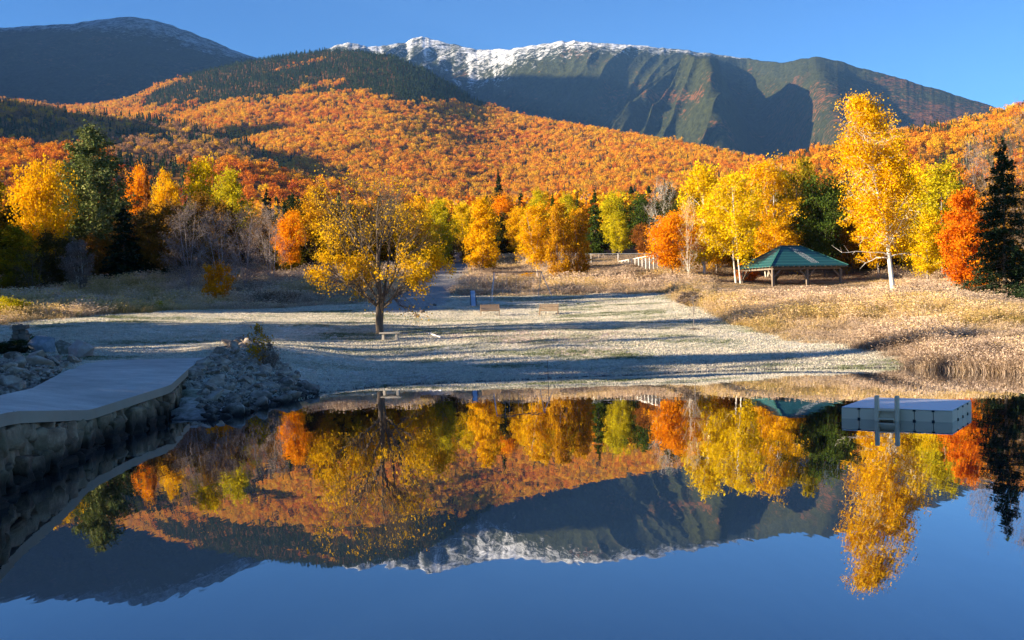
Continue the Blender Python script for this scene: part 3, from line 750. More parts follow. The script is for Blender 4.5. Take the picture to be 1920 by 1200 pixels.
def tree(kname, px, top, D, wpx, leaf, bark, label, name='autumn_tree', cat='tree', group=None, rot=None, leanfix=True, own=None):
    global tn
    tn += 1
    if px > 1230 and top < 430 and px < 1800: wpx *= 1.12
    base, h, w = dims(px, top, D, wpx)
    tr, cr, h0, w0 = (*own, 1, 1) if own else KINDS[kname]
    e = empty(name, base, (tn*2.399) % 6.28 if rot is None else rot, label, cat, group)
    e.scale = (w/w0, w/w0, h/h0) if own is None else (1, 1, 1)
    for t in tr: link('trunk', t, BK[bark], e)
    if cr is not None: link('crown', cr, LM[leaf], e)
    return e
# --- left side
T_ = tree
T_('oval_b', -20, 325, 134, 120, 'olive', 'grey', 'yellow green tree cut by the left edge of the picture')
T_('round_a', 82, 318, 128, 125, 'gold', 'grey', 'broad golden maple in the sun left of the big pine', 'maple_tree')
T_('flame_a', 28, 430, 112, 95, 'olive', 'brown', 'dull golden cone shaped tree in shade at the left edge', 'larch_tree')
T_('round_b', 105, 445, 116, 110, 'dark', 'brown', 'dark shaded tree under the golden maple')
T_('birch_b', 150, 452, 110, 60, 'dusty', 'birch', 'thin pale stemmed birch in shade in front of the big pine', 'birch_tree')
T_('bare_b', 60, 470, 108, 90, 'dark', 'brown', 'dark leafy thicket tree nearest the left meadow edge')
own = conifer(130, W(178, 238, 144)[2]-at(178, 144).z, 19, 1.5, 42, 10, 52000, .40, .3, .10, .62, .34, .30, .28)
T_(None, 178, 238, 144, 170, 'pine', 'brown', 'tallest pine at the left, sunlit olive top rising above the wood', 'pine_tree', own=own)
T_('spruce_b', 236, 385, 130, 105, 'spruce', 'brown', 'wide dark green pine on the right flank of the tallest pine', 'pine_tree')
T_('round_a', 262, 328, 168, 62, 'orange', 'brown', 'small orange tree showing between the tallest pine and the brown spruce')
T_('spruce_a', 280, 312, 162, 42, 'rust', 'brown', 'narrow brownish spruce right of the tallest pine', 'spruce_tree')
T_('round_b', 318, 338, 160, 66, 'gold', 'brown', 'golden tree right of the narrow brownish spruce')
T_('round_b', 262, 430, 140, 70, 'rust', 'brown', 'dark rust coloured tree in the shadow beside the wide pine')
T_('oval_a', 385, 306, 146, 84, 'yellow', 'grey', 'bright lemon yellow poplar above the grey bare thicket', 'poplar_tree')
T_('oval_b', 436, 328, 143, 80, 'lime', 'grey', 'yellow green poplar right of the lemon yellow one', 'poplar_tree')
T_('spruce_a', 352, 370, 150, 40, 'spruce', 'brown', 'dark spruce tucked behind the frosted bare bushes', 'spruce_tree')
T_('bare_a', 352, 388, 112, 96, 'dusty', 'pale', 'frosted grey bare tree, leftmost of the grey thicket', 'bare_tree')
T_('bare_b', 412, 392, 108, 96, 'dusty', 'pale', 'frosted grey bare tree with leaning white stems over the orange shrub', 'bare_tree')
T_('bare_a', 462, 398, 112, 86, 'dusty', 'pale', 'grey brown bare tree in the middle of the grey thicket', 'bare_tree')
T_('bare_b', 506, 386, 116, 76, 'dusty', 'pale', 'pinkish grey bare tree, rightmost of the grey thicket', 'bare_tree')
T_('bush_a', 408, 500, 98, 52, 'orange', 'brown', 'small orange shrub at the foot of the leaning white stems', 'shrub')
T_('spruce_b', 505, 355, 165, 70, 'spruce', 'brown', 'dark green tree behind the pinkish grey bare tree')
T_('round_a', 548, 405, 128, 66, 'orange', 'brown', 'orange tree just left of the large meadow tree')
T_('oval_a', 598, 352, 142, 80, 'amber', 'brown', 'amber tree behind the left limbs of the large meadow tree')
T_('round_b', 640, 415, 150, 90, 'gold', 'brown', 'golden tree behind the large meadow tree, left of its trunk')
T_('round_a', 715, 425, 150, 100, 'amber', 'brown', 'amber tree directly behind the large meadow tree')
T_('round_b', 780, 380, 146, 90, 'gold', 'brown', 'golden tree behind the right limbs of the large meadow tree')
T_('oval_b', 826, 380, 152, 66, 'lime', 'grey', 'lime yellow tree right of the large meadow tree')
T_('oval_a', 868, 385, 172, 50, 'yellow', 'grey', 'slim yellow tree beside the top of the track', 'poplar_tree')
T_('flame_a', 904, 378, 135, 74, 'gold', 'brown', 'golden cone shaped tree right of the track')
T_('spruce_a', 939, 318, 235, 46, 'spruce', 'brown', 'lone dark green spruce standing above the yellow trees near the middle', 'spruce_tree')
T_('oval_b', 945, 372, 178, 70, 'orange', 'grey', 'orange tree below the lone dark spruce')
T_('oval_a', 978, 392, 172, 56, 'gold', 'grey', 'golden tree right of the orange one below the lone spruce')
T_('birch_a', 1010, 386, 122, 76, 'gold', 'pale', 'golden birch clump, left of the three in the frosty meadow', 'birch_tree')
T_('flame_b', 1050, 384, 120, 54, 'amber', 'pale', 'brownish gold spire, middle of the three in the frosty meadow', 'birch_tree')
T_('flame_b', 1084, 392, 122, 52, 'amber', 'pale', 'brownish gold spire, right of the three in the frosty meadow', 'birch_tree')
T_('oval_b', 1012, 362, 182, 52, 'lime', 'grey', 'pale lime tree behind the left golden birch clump')
T_('spruce_a', 1040, 362, 180, 42, 'green', 'brown', 'mid green conifer behind the brownish gold spires', 'conifer_tree')
T_('oval_a', 1066, 368, 178, 50, 'lime', 'grey', 'lime tree between two green conifers')
T_('spruce_a', 1086, 366, 180, 42, 'spruce', 'brown', 'dark green conifer right of the lime tree', 'conifer_tree')
T_('spruce_b', 1118, 356, 166, 56, 'green', 'brown', 'tall yellow green larch left of the round green maple', 'larch_tree')
T_('round_a', 1152, 368, 172, 74, 'lime', 'brown', 'round lime green maple above the wire fence', 'maple_tree')
T_('round_b', 1203, 374, 168, 78, 'green', 'brown', 'round dark green maple right of the lime one', 'maple_tree')
T_('oval_a', 1162, 400, 156, 46, 'lime', 'grey', 'small pale green tree in front of the wire fence line')
T_('round_a', 1212, 425, 152, 60, 'rust', 'brown', 'dull reddish tree left of the round orange tree')
T_('bare_b', 1244, 338, 140, 62, 'dusty', 'birch', 'pale nearly bare tree above the round orange tree', 'bare_tree')
T_('round_a', 1262, 405, 114, 96, 'orange', 'brown', 'bright orange tree with foliage to the ground beside the lawn')
T_('bare_b', 1292, 372, 112, 46, 'amber', 'birch', 'thin bare birch stems rising right of the bright orange tree', 'birch_tree')
T_('oval_b', 1322, 318, 126, 92, 'yellow', 'birch', 'tall yellow birch left of the two leaning white stems', 'birch_tree')
T_('birch_a', 1384, 328, 112, 104, 'yellow', 'birch', 'yellow birch with two leaning white stems left of the pavilion', 'birch_tree')
T_('birch_b', 1438, 306, 124, 92, 'gold', 'birch', 'golden birch rising behind the left end of the pavilion', 'birch_tree')
T_('bare_b', 1470, 312, 130, 56, 'amber', 'birch', 'thin leaved birch with white stem above the pavilion roof', 'birch_tree')
T_('round_b', 1498, 318, 128, 100, 'olive', 'grey', 'olive gold tree behind the pavilion roof')
T_('round_a', 1548, 345, 124, 96, 'green', 'brown', 'dark green tree behind the right end of the pavilion')
T_('round_b', 1345, 405, 130, 90, 'gold', 'grey', 'low golden tree behind the leaning white stems')
T_('round_a', 1455, 420, 122, 90, 'gold', 'grey', 'low golden tree behind the pavilion posts')
T_('bush_a', 1405, 495, 118, 46, 'red', 'brown', 'small red orange shrub under the left end of the pavilion', 'shrub')
T_('round_b', 1600, 400, 126, 84, 'amber', 'brown', 'amber tree between the pavilion and the tall white birch')
T_('oval_a', 1650, 360, 120, 80, 'gold', 'grey', 'golden tree close behind the tall white birch')
T_('round_b', 1716, 330, 118, 100, 'yellow', 'grey', 'broad yellow tree just right of the tall white birch')
T_('oval_b', 1768, 318, 112, 96, 'lime', 'grey', 'yellow green tree left of the red orange maple')
T_('oval_a', 1740, 400, 106, 70, 'yellow', 'grey', 'small bright yellow tree in front of the broad yellow tree')
T_('oval_a', 1806, 362, 90, 100, 'red', 'brown', 'red orange maple beside the dark spruce at the right', 'maple_tree')
T_('round_b', 1832, 425, 90, 84, 'orange', 'brown', 'lower orange maple tucked against the dark spruce', 'maple_tree')
own = conifer(131, W(1884, 262, 82)[2]-at(1884, 82).z, 7.2, .3, 36, 10, 34000, .2, .16, .3, .75, .3, .1, .12)
T_(None, 1884, 262, 82, 130, 'spruce', 'brown', 'dark green spruce at the right edge of the picture', 'spruce_tree', own=own)
T_('bare_c', 1868, 222, 100, 100, 'dusty', 'brown', 'bare brown tree behind the dark spruce', 'bare_tree')
T_('bare_c', 1935, 196, 96, 110, 'dusty', 'brown', 'bare brown tree cut by the right edge of the picture', 'bare_tree')
T_('bare_b', 1836, 262, 112, 70, 'dusty', 'pale', 'pale bare tree above the red orange maple', 'bare_tree')
T_('spruce_b', 1960, 360, 84, 110, 'spruce', 'brown', 'second dark spruce cut by the right edge', 'spruce_tree')
# low shrubs in the meadow
for px, top, D, w, lf, lab in [(915, 512, 130, 26, 'rust', 'low rusty shrub in the meadow left of the swing set'),
    (992, 512, 126, 34, 'gold', 'low bright yellow shrub behind the swing set'),
    (962, 482, 150, 40, 'dusty', 'frosted grey rounded shrub above the swing set'),
    (1128, 498, 142, 52, 'olive', 'low olive shrub in front of the wire fence'),
    (892, 524, 124, 40, 'dark', 'dark low shrub left of the slide top'),
    (300, 565, 86, 16, 'lime', 'small yellow green weed clump at the lawn edge'),
    (1290, 548, 84, 40, 'dusty', 'pinkish frosted bush behind the sapling'),
    (1065, 528, 116, 40, 'red', 'small reddish shrub at the foot of the golden spires'),
    (20, 560, 76, 60, 'lime', 'low yellow green shrub in the left meadow edge')]:
    T_('bush_a', px, top, D, w, lf, 'brown', lab, 'shrub', 'shrub')

# --- hero tree on the lawn
def hero(seed, base, h, w):
    r = np.random.default_rng(seed); T = Tubes(); tips = []; wt = []
    P = np.array([[0, 0, -.3], [.02, 0, .2], [-.05, 0, .9], [.0, 0, 2.1], [.1, .05, 3.5]])
    T.tube(P, [.31, .25, .20, .18, .14], 12)
    P2 = np.array([[.12, -.05, -.2], [.18, -.03, .9], [.26, .0, 2.1], [.5, .1, 3.6]])
    T.tube(P2, [.16, .14, .12, .09], 10)
    def grow(p, d, L, rad, lev):
        n = 6 if lev < 3 else 3
        pts = [p]; q = p.copy(); dd = d.copy()
        for i in range(n):
            dd = dd+r.normal(size=3)*(.11+.03*lev)+np.array([0, 0, .045 if lev < 2 else .02]); dd /= np.linalg.norm(dd)
            q = q+dd*L/n; pts.append(q.copy())
        pts = np.array(pts); T.tube(pts, rad*(1-.72*np.linspace(0, 1, n+1)), (8, 6, 4, 3, 3)[lev])
        if lev >= 2: tips.extend([pts[-1], pts[n//2]]); wt.extend([1.0, .6])
        if lev >= 4: return
        nc = (9, 7, 6, 4)[lev]
        for j in range(nc):
            u = r.uniform(.28 if lev else .3, 1.0); k = int(u*n*.999); s0 = pts[k]+(pts[k+1]-pts[k])*(u*n-k)
            ax = r.normal(size=3); ax -= ax@dd*dd; ax /= np.linalg.norm(ax)
            ang = r.uniform(.35, .85); nd = dd*math.cos(ang)+ax*math.sin(ang); nd[2] += .08
            nd /= np.linalg.norm(nd)
            grow(s0, nd, L*r.uniform(.42, .62)*(1.08-.3*u), rad*(1-.72*u)*r.uniform(.5, .72), lev+1)
    for (x, y, z, az, el, L, rad) in [(0, 0, 1.9, 180, 44, 5.6, .085), (.0, 0, 2.5, 160, 60, 6.2, .10), (.05, 0, 3.3, 215, 68, 6.6, .10), (.1, .05, 3.5, 100, 80, 7.0, .12),
                                     (.1, .05, 3.3, 290, 74, 6.8, .10), (.5, .08, 2.8, 15, 62, 5.8, .09), (.5, .1, 2.9, 345, 50, 5.2, .08), (.5, .1, 3.6, 60, 70, 6.6, .09), (.1, .05, 3.4, 170, 72, 6.8, .09),
                                     (-.03, 0, 2.0, 235, 40, 4.6, .07), (.35, 0, 1.9, 320, 34, 4.4, .07), (.35, 0, 2.1, 40, 38, 4.4, .07), (0, 0, 2.0, 130, 36, 4.2, .07)]:
        a, e = math.radians(az), math.radians(el)
        grow(np.array([x, y, z], float), np.array([math.cos(a)*math.cos(e), math.sin(a)*math.cos(e), math.sin(e)]), L*h/10.6, rad, 0)
    # low leafy shoots round the trunk and two hanging sprays
    for (x, y, z, n) in [(0, -.25, 1.7, 30), (.35, -.25, 2.1, 34), (.6, 0, 2.7, 26), (-.25, -.1, 2.7, 26), (1.1, -.2, 2.3, 24), (-1.2, 0, 3.0, 20), (2.2, .2, 1.7, 26), (1.9, -.3, 2.5, 20), (3.4, .1, 3.0, 22), (-3.2, -.2, 3.2, 30), (-2.6, .2, 3.6, 24), (-3.6, .3, 4.4, 24), (2.9, 0, 1.2, 10)]:
        for i in range(n):
            p = np.array([x, y, z])+r.normal(size=3)*np.array([.38, .3, .34]); tips.append(p); wt.append(3.2)
            if i % 3 == 0:
                o = np.array([x*.45+.1, y, z+.9]); T.tube([o, (o+p)/2+[0, 0, .15], p], [.025, .015, .006], 3)
    tips = np.array(tips); wt = np.array(wt)
    hh = tips[:, 2]/h; rr = np.hypot(tips[:, 0], tips[:, 1])/(w/2)
    wt = wt*np.interp(hh, [.1, .3, .55, .8, 1], [1.8, 1.7, .8, .24, .15])*np.interp(rr, [0, .4, 1], [.45, .8, 1.5])
    cl = fbm(tips[:, 0]*.7+5, tips[:, 2]*.7, 2, 33); wt = wt*sstep(.32, .62, cl)+wt*.12
    zq = np.quantile(tips[:, 2], .998); sc_ = np.array([.86, .86, h/zq])
    T.V = [v*sc_ for v in T.V]; tips = tips*sc_; print('hero', zq, h, tips.min(0), tips.max(0))
    k = r.choice(len(tips), 14500, p=wt/wt.sum()); C = tips[k]+r.normal(size=(len(k), 3))*.13
    V, Fc = leaf_quads(C, .115, r, None, .1)
    return [T.mesh('trunk')], mesh_np('crown', V, Fc, False, dict(v=np.repeat(r.random(len(C)), 4)))
hb = at(710, 67); hh_ = W(700, 312, 67)[2]-hb.z
T_(None, 710, 312, 67, 270, 'hero', 'brown', 'large spreading half bare tree with golden leaves alone on the frosted lawn', 'lone_tree', own=hero(7, hb, hh_, 9), rot=0)
# --- hero birch
def birch_hero(seed, h, w):
    r = np.random.default_rng(seed)
    T = Tubes()
    # photo: foot at px 1676, leans left to 1650 at mid height, tip at 1615
    u = np.linspace(0, 1, 16); zz = np.r_[-.3, np.linspace(.3, h*.97, 15)]
    fx = np.interp(zz/h, [0, .3, .5, .75, 1], [0, -.35, -1.0, -1.7, -2.35])
    P = np.c_[fx, .15*np.sin(zz*.6), zz]; R = np.interp(zz/h, [0, .05, .4, .8, 1], [.23, .17, .12, .05, .012]); T.tube(P, R, 10)
    tips = []; wt = []
    e = lambda t: np.interp(t, [0, .08, .25, .45, .6, .75, .9, 1], [.35, .7, 1, .95, .85, .62, .42, .1])
    cb = h*.31
    nl = 54
    for i in range(nl):
        t = (i+r.random())/nl; a = i*2.39996; zt = cb+(h-cb)*t; rr = w/2*e(t)*r.uniform(.6, 1.05)
        cx = np.interp(zt, P[:, 2], P[:, 0])+.35*(1-t); tgt = np.array([cx+math.cos(a)*rr, math.sin(a)*rr, zt])
        zs = max(h*.26, zt-rr*r.uniform(.7, 1.3)); st = np.array([np.interp(zs, P[:, 2], P[:, 0]), 0, zs])
        L = bez(st, st+(tgt-st)*.5+np.array([0, 0, .15*rr]), tgt, 7); rad = np.interp(zs, P[:, 2], R)*.33
        T.tube(L, rad*(1-.85*np.linspace(0, 1, 7)), 5)
        for j in range(8):
            s0 = L[r.integers(2, 7)]; d = (tgt-st)/np.linalg.norm(tgt-st)*.5+r.normal(size=3)*.6; d /= np.linalg.norm(d); s1 = s0+d*r.uniform(.4, 1.0)
            T.tube([s0, s1], [.014, .005], 3); tips += [s1, (s0+s1)/2]; wt += [1, .7]
            for q in range(4):
                s2 = s1+r.normal(size=3)*.3+np.array([0, 0, -.12]); T.tube([s1, s2], [.006, .003], 3); tips.append(s2); wt.append(1)
    # bare white lower limbs
    for (z, dx, dz, y) in [(3.1, -3.6, .25, -.4), (3.6, -2.0, .9, .3), (3.0, 1.9, .05, -.2), (2.9, -1.6, -.3, .5), (4.6, -1.6, 1.4, 0)]:
        st = np.array([np.interp(z, P[:, 2], P[:, 0]), 0, z]); tg = st+np.array([dx, y, dz])
        L = bez(st, st+(tg-st)*.5+np.array([0, 0, .35]), tg, 8); L[1:-1] += r.normal(size=(6, 3))*.04; T.tube(L, .055*(1-.85*np.linspace(0, 1, 8)), 6)
        for q in range(7):
            s0 = L[r.integers(3, 8)]; s1 = s0+np.array([np.sign(dx)*.4, 0, 0])+r.normal(size=3)*.3; T.tube([s0, s1], [.014, .004], 3)
    tips = np.array(tips); ax_ = np.hypot(tips[:, 0]-np.interp(tips[:, 2], P[:, 2], P[:, 0]), tips[:, 1]); wt = np.array(wt)*np.where(tips[:, 2] < h*.55, sstep(.2, 1.5, ax_), 1)*(.25+sstep(.3, .6, fbm(tips[:, 0]*.6, tips[:, 2]*.6, 2, 44)))
    k = r.choice(len(tips), 36000, p=wt/wt.sum()); C = tips[k]+r.normal(size=(len(k), 3))*.2
    V, Fc = leaf_quads(C, .14, r, None, .1)
    return [T.mesh('trunk')], mesh_np('crown', V, Fc, False, dict(v=np.repeat(r.random(len(C)), 4)))
bb = at(1676, 79); bh = W(1615, 195, 79)[2]-bb.z
T_(None, 1676, 195, 79, 150, 'gold', 'birch', 'tall golden birch with bright white trunk standing alone right of the pavilion', 'birch_tree', own=birch_hero(9, bh, 5.2), rot=0)
# --- sapling
def sapling(seed, h):
    r = np.random.default_rng(seed); T = Tubes(); T.tube([[0, 0, -.1], [.02, 0, h*.5], [0, .02, h]], [.022, .016, .006], 6); pts = []
    for i in range(26):
        z = h*r.uniform(.42, .95); a = r.uniform(0, 6.28); L = .55*r.uniform(.5, 1)*(1.3-z/h); d = np.array([math.cos(a)*.7, math.sin(a)*.7, .75]); e = np.array([0, 0, z])+d*L
        T.tube([[0, 0, z], e], [.009, .003], 3)
        for q in range(5):
            s0 = np.array([0, 0, z])+d*L*r.uniform(.3, 1); T.tube([s0, s0+(d+r.normal(size=3)*.5)*.22], [.004, .002], 3)
    return [T.mesh('trunk')], None
e = tree(None, 1300, 560, 67, 30, 'dusty', 'grey', 'thin bare sapling in a dark soil ring on the bright lawn', 'sapling', own=sapling(3, W(1297, 556, 67)[2]-at(1300, 67).z), rot=0)
# --- woods outside the frame at the left: their long shadows lie over the lawn, pond and walkway
rg = np.random.default_rng(77)
def row(n, x0, x1, y0, y1, h0, h1): return np.c_[rg.uniform(x0, x1, n), rg.uniform(y0, y1, n), rg.uniform(h0, h1, n)]
Q = np.concatenate([row(26, -76, -68, 76.5, 79, 20, 22.5), row(12, -76, -68, 53, 55, 18, 20), row(12, -76, -68, 34, 36, 20, 23),
                    row(70, -76, -66, 28, 61, 10, 12.5), row(110, -78, -52, -45, 15, 19, 22), row(20, -76, -66, 15, 28, 15, 18), row(16, -76, -68, 25, 33, 17, 19),
                    row(70, -124, -112, 82, 104, 24, 26), row(60, -124, -110, 104, 128, 20, 23), row(40, -140, -115, 128, 170, 20, 26), row(34, -84, -76, 80, 97, 20, 23)])
zz = ground_z(Q[:, 0], Q[:, 1]); n = len(Q)
stuff('wood_beyond_the_frame', 'mixed autumn wood on the left bank', np.c_[Q[:, :2], zz-.5], rg.uniform(1.0, 1.3, n), rg.uniform(0, 6.28, n), rg.random(n), np.where(rg.random(n) < .4, rg.integers(4, 6, n), rg.integers(0, 4, n)), [o.copy() for o in SRC], sz=Q[:, 2]/11.0)
# --- undergrowth and second row behind the first trees
M_in = leaf_mat('undergrowth_leaves', [(.025, .035, .012), (.08, .08, .016), (.15, .08, .025), (.3, .15, .015), (.52, .3, .015), (.6, .42, .02)], .35, True)
S2 = []
for i, kn in enumerate(['round_a', 'oval_a', 'round_b', 'spruce_a', 'bush_a', 'bare_a']):
    tr_, cr_, h0, w0 = KINDS[kn]; m_ = cr_.copy(); m_.materials.clear(); m_.materials.append(M_fc if 'spruce' in kn else M_in)
    m_.transform(Matrix.Scale(1/h0, 4)); S2.append(bpy.data.objects.new('kind_%d' % i, m_))
line = [(-300, 138), (0, 136), (300, 128), (520, 132), (700, 150), (830, 158), (930, 172), (1100, 168), (1230, 150), (1300, 128), (1600, 134), (1750, 118), (1850, 100), (2300, 98)]
n = 420; px = rg.uniform(-280, 2150, n); D = np.interp(px, [a for a, b in line], [b for a, b in line])+rg.uniform(0, 34, n)
p = W(px, yh(px), D); zz = ground_z(p[:, 0], p[:, 1]); low = rg.random(n) < .5
k = ~((px > 838) & (px < 885)) & ~((px > 1085) & (px < 1240) & (D < 180))
hh = np.where(low, rg.uniform(3, 5.5, n), rg.uniform(7, 10, n)); idx = np.where(low, rg.choice([4, 0, 5, 4], n), rg.choice([0, 1, 2, 3, 1], n))
stuff('undergrowth', 'mixed undergrowth and young trees filling the wood edge', np.c_[p[:, :2], zz-.3][k], hh[k], rg.uniform(0, 6.28, n)[k], np.clip(rg.normal(.42, .25, n), 0, 1)[k], idx[k], S2)

# ------------------------------------------------------------------ meadow and lawn grasses (uncountable: stuff)
def tuft(seed, nb, h, spread, wd, heads=0.0, lean=.5, headsz=.05):
    r = np.random.default_rng(seed); V = []; Fc = []; vv = []
    for i in range(nb):
        a = r.uniform(0, 2*PI); b = r.normal(size=2)*spread; hh = h*r.uniform(.55, 1.1); l = r.normal(size=2)*lean*hh*.45
        c, s_ = math.cos(a)*wd/2, math.sin(a)*wd/2; n = len(V); val = r.random()
        V += [(b[0]-c, b[1]-s_, 0), (b[0]+c, b[1]+s_, 0), (b[0]+l[0]*.4+c*.7, b[1]+l[1]*.4+s_*.7, hh*.6), (b[0]+l[0]*.4-c*.7, b[1]+l[1]*.4-s_*.7, hh*.6), (b[0]+l[0], b[1]+l[1], hh)]
        Fc += [(n, n+1, n+2, n+3), (n+3, n+2, n+4)]; vv += [val*.6]*5
        if r.random() < heads:
            for q in range(3):
                a2 = r.normal(size=3); a2 /= np.linalg.norm(a2); b2 = np.cross(a2, r.normal(size=3)); b2 /= np.linalg.norm(b2); n = len(V)
                ctr = np.array([b[0]+l[0], b[1]+l[1], hh])+r.normal(size=3)*headsz*.8; a2 *= headsz; b2 *= headsz
                V += [tuple(ctr-a2), tuple(ctr-b2), tuple(ctr+a2), tuple(ctr+b2)]; Fc += [(n, n+1, n+2, n+3)]; vv += [1.0]*4
    return mesh_np('grass', V, Fc, False, dict(v=vv))
GR = [(.17, .17, .05), (.36, .28, .09), (.58, .41, .15), (.60, .44, .25), (.64, .50, .37), (.44, .33, .25), (.18, .12, .07)]
M_gr = leaf_mat('frosted_meadow_grass', GR, .35, True)
SG = [bpy.data.objects.new('kind_%d' % i, me_) for i, me_ in enumerate([
    tuft(1, 30, .70, .16, .022, .35, .6, .024), tuft(2, 30, .55, .18, .022, .2, .9, .02), tuft(3, 34, .5, .2, .024, .1, 1.0, .02), tuft(4, 24, .95, .14, .02, .6, .4, .03)])]
for o in SG: o.data.materials.append(M_gr)
n = 300000; px = rng.uniform(-260, 2120, n); D = np.sqrt(rng.uniform(45**2, 165**2, n))
e_ = D-edgeD(px); p = W(px, yh(px), D); x, y = p[:, 0], p[:, 1]
big = fbm(x*.18, y*.18, 3, 61)
keep = (e_+(fbm(x*.5, y*.5, 3, 3)-.5)*5 > 0)
keep &= ~inside(pond_poly, x, y) & (road_mask(x, y) < .4)
keep &= rng.random(n) < np.interp(D, [50, 70, 100, 165], [.95, .8, .5, .22])*np.clip(.55+1.4*(big-.35), .2, 1)*np.where(px > 1200, 1, .8)
x, y, px, D, big = x[keep], y[keep], px[keep], D[keep], big[keep]; n = len(x)
edge_f = np.interp(D-edgeD(px), [0, 5], [.55, 1])
t = .66+.9*(fbm(x*.14, y*.14, 3, 62)-.5)+rng.normal(0, .14, n)
t = np.where((px > 1250) & (D < 78), t-.12, t); t = np.where(px < 320, t-.12, t)
hs = np.where((px > 1080) & (px < 1240) & (D > 124), .45, 1)*np.where((px > 1330) & (px < 1640) & (D > 86), .28, 1)*np.where(px > 1200, .60, .85)*np.interp(big, [.3, .7], [.7, 1.3])*rng.uniform(.7, 1.2, n)*edge_f*np.where(px > 1200, 1.05, .95)
idx = np.where(big > .52, rng.choice([0, 3, 0, 1], n), rng.choice([1, 2, 0, 2], n))
print('meadow tufts', n)
stuff('meadow_grass', 'tall frosted meadow grass and dry weeds round the lawn', np.c_[x, y, ground_z(x, y)-.03], rng.uniform(1.0, 1.6, n)*np.interp(D, [50, 160], [1, 1.7]), rng.uniform(0, 6.28, n), np.clip(t, 0, 1), idx, SG, sz=hs*np.interp(D, [50, 160], [1, 1.25]))
# reeds along the right shore
n = 2600; px = rng.uniform(1705, 2150, n); base = np.interp(px, [a for a, b in SHORE_PX], [H*F/(b-float(yh(a))) for a, b in SHORE_PX]); D = base+rng.uniform(-.5, 4, n)
p = W(px, yh(px), D); zz = np.maximum(ground_z(p[:, 0], p[:, 1]), -.3)
stuff('shore_reeds', 'tall straw coloured reeds at the water edge on the right', np.c_[p[:, :2], zz-.05], rng.uniform(1.0, 1.5, n), rng.uniform(0, 6.28, n), np.clip(rng.normal(.86, .14, n), 0, 1), rng.choice([0, 2, 1], n), [o.copy() for o in SG], sz=rng.uniform(.8, 1.4, n)*np.interp(px, [1705, 1760], [.45, 1]))
# short lawn grass
M_lg = leaf_mat('frosted_lawn_blades', [(.10, .13, .05), (.25, .28, .16), (.52, .50, .41), (.80, .74, .62), (.62, .50, .40)], .25, True)
SL = [bpy.data.objects.new('kind_%d' % i, tuft(20+i, 12, .07, .07, .022, 0, 1.3)) for i in range(2)]
for o in SL: o.data.materials.append(M_lg)
n = 210000; px = rng.uniform(-60, 1850, n); D = np.sqrt(rng.uniform(40**2, 101**2, n)); p = W(px, yh(px), D); x, y = p[:, 0], p[:, 1]
keep = (D < edgeD(px)+2) & ~inside(pond_poly, x, y) & ~inside(path_poly, x, y) & (road_mask(x, y) < .5) & (rng.random(n) < .35+1.3*(fbm(x*.5, y*.25, 3, 71)-.3))
x, y = x[keep], y[keep]; n = len(x); gl = fbm(x*.2, y*.5, 3, 72)
t = .68-1.6*np.clip(gl-.5, 0, 1)+rng.normal(0, .13, n); print('lawn', n)
stuff('lawn_grass', 'short frosted lawn grass', np.c_[x, y, ground_z(x, y)-.01], rng.uniform(.9, 2.0, n), rng.uniform(0, 6.28, n), np.clip(t, 0, 1), rng.integers(0, 2, n), SL, sz=rng.uniform(.5, 1.4, n))

# ------------------------------------------------------------------ walkway and stone wall
def resample(P, n):
    P = np.array([tuple(v) for v in P]); d = np.r_[0, np.cumsum(np.linalg.norm(np.diff(P, axis=0), axis=1))]
    u = np.linspace(0, d[-1], n); return np.stack([np.interp(u, d, P[:, i]) for i in range(3)], 1)
n = 48
Ea = resample(edge, n); Ba = resample(back[::-1], n)
V = []; Fc = []
TH = .25
for i in range(n):
    for j in range(5):
        q = Ea[i]+(Ba[i]-Ea[i])*j/4; V.append(q)
for i in range(n):
    for j in range(5):
        q = Ea[i]+(Ba[i]-Ea[i])*j/4; V.append(q-[0, 0, TH])
b = n*5
for i in range(n-1):
    for j in range(4):
        a = i*5+j; Fc.append((a, a+1, a+6, a+5)); Fc.append((b+a, b+a+5, b+a+6, b+a+1))
    Fc.append((i*5, (i+1)*5, b+(i+1)*5, b+i*5)); Fc.append((i*5+4, b+i*5+4, b+(i+1)*5+4, (i+1)*5+4))
for j in range(4):
    a = (n-1)*5+j; Fc.append((a, a+1, b+a+1, b+a)); Fc.append((j, b+j, b+j+1, j+1))
m, nt, out = new_mat('old_concrete'); s = NT(nt)
f = s.noise(1.2, 8, .65); f2 = s.noise(18, 5, .6); f3 = s.noise(.3, 4, .5)
c = s.ramp(s.math('MULTIPLY', s.math('ADD', f, f3), .5), [(.35, (.44, .39, .33)), (.5, (.56, .50, .43)), (.65, (.68, .62, .54))])
c = s.mix(s.ramp(f2, [(.3, .35), (.5, 0)]), c, (.2, .19, .17))
s.l(s.princ(c, .85, s.bump(f2, .4, .01), .25), out.inputs[0]); M_con = m
bm = bmesh.new(); vs = [bm.verts.new(v) for v in V]; [bm.faces.new([vs[i] for i in f]) for f in Fc]
bmesh.ops.recalc_face_normals(bm, faces=bm.faces); me = bpy.data.meshes.new('path'); bm.to_mesh(me); bm.free()
me.materials.append(M_con); M_edge = simple_mat('weathered_concrete_edge', (.20, .155, .105), (.40, .33, .245), 1.6, .9, .4, .01); me.materials.append(M_edge)
for p_ in me.polygons:
    if abs(p_.normal.z) < .5: p_.material_index = 1
o = link('path', me, M_con); tag(o, 'smooth concrete walkway with a thick cap edge above the pond', kind='structure')
B = MB(); a_ = Vector(W(25, 771, 21.7)); b_ = Vector(W(-60, 745, 25.5))
d_ = (edge[4]-edge[2]).normalized()
B.bar(a_+Vector((.012, -.012, -.13)), a_+Vector((-.03, .01, -.13))+Vector((-.02, .1, 0)), .03, .246)
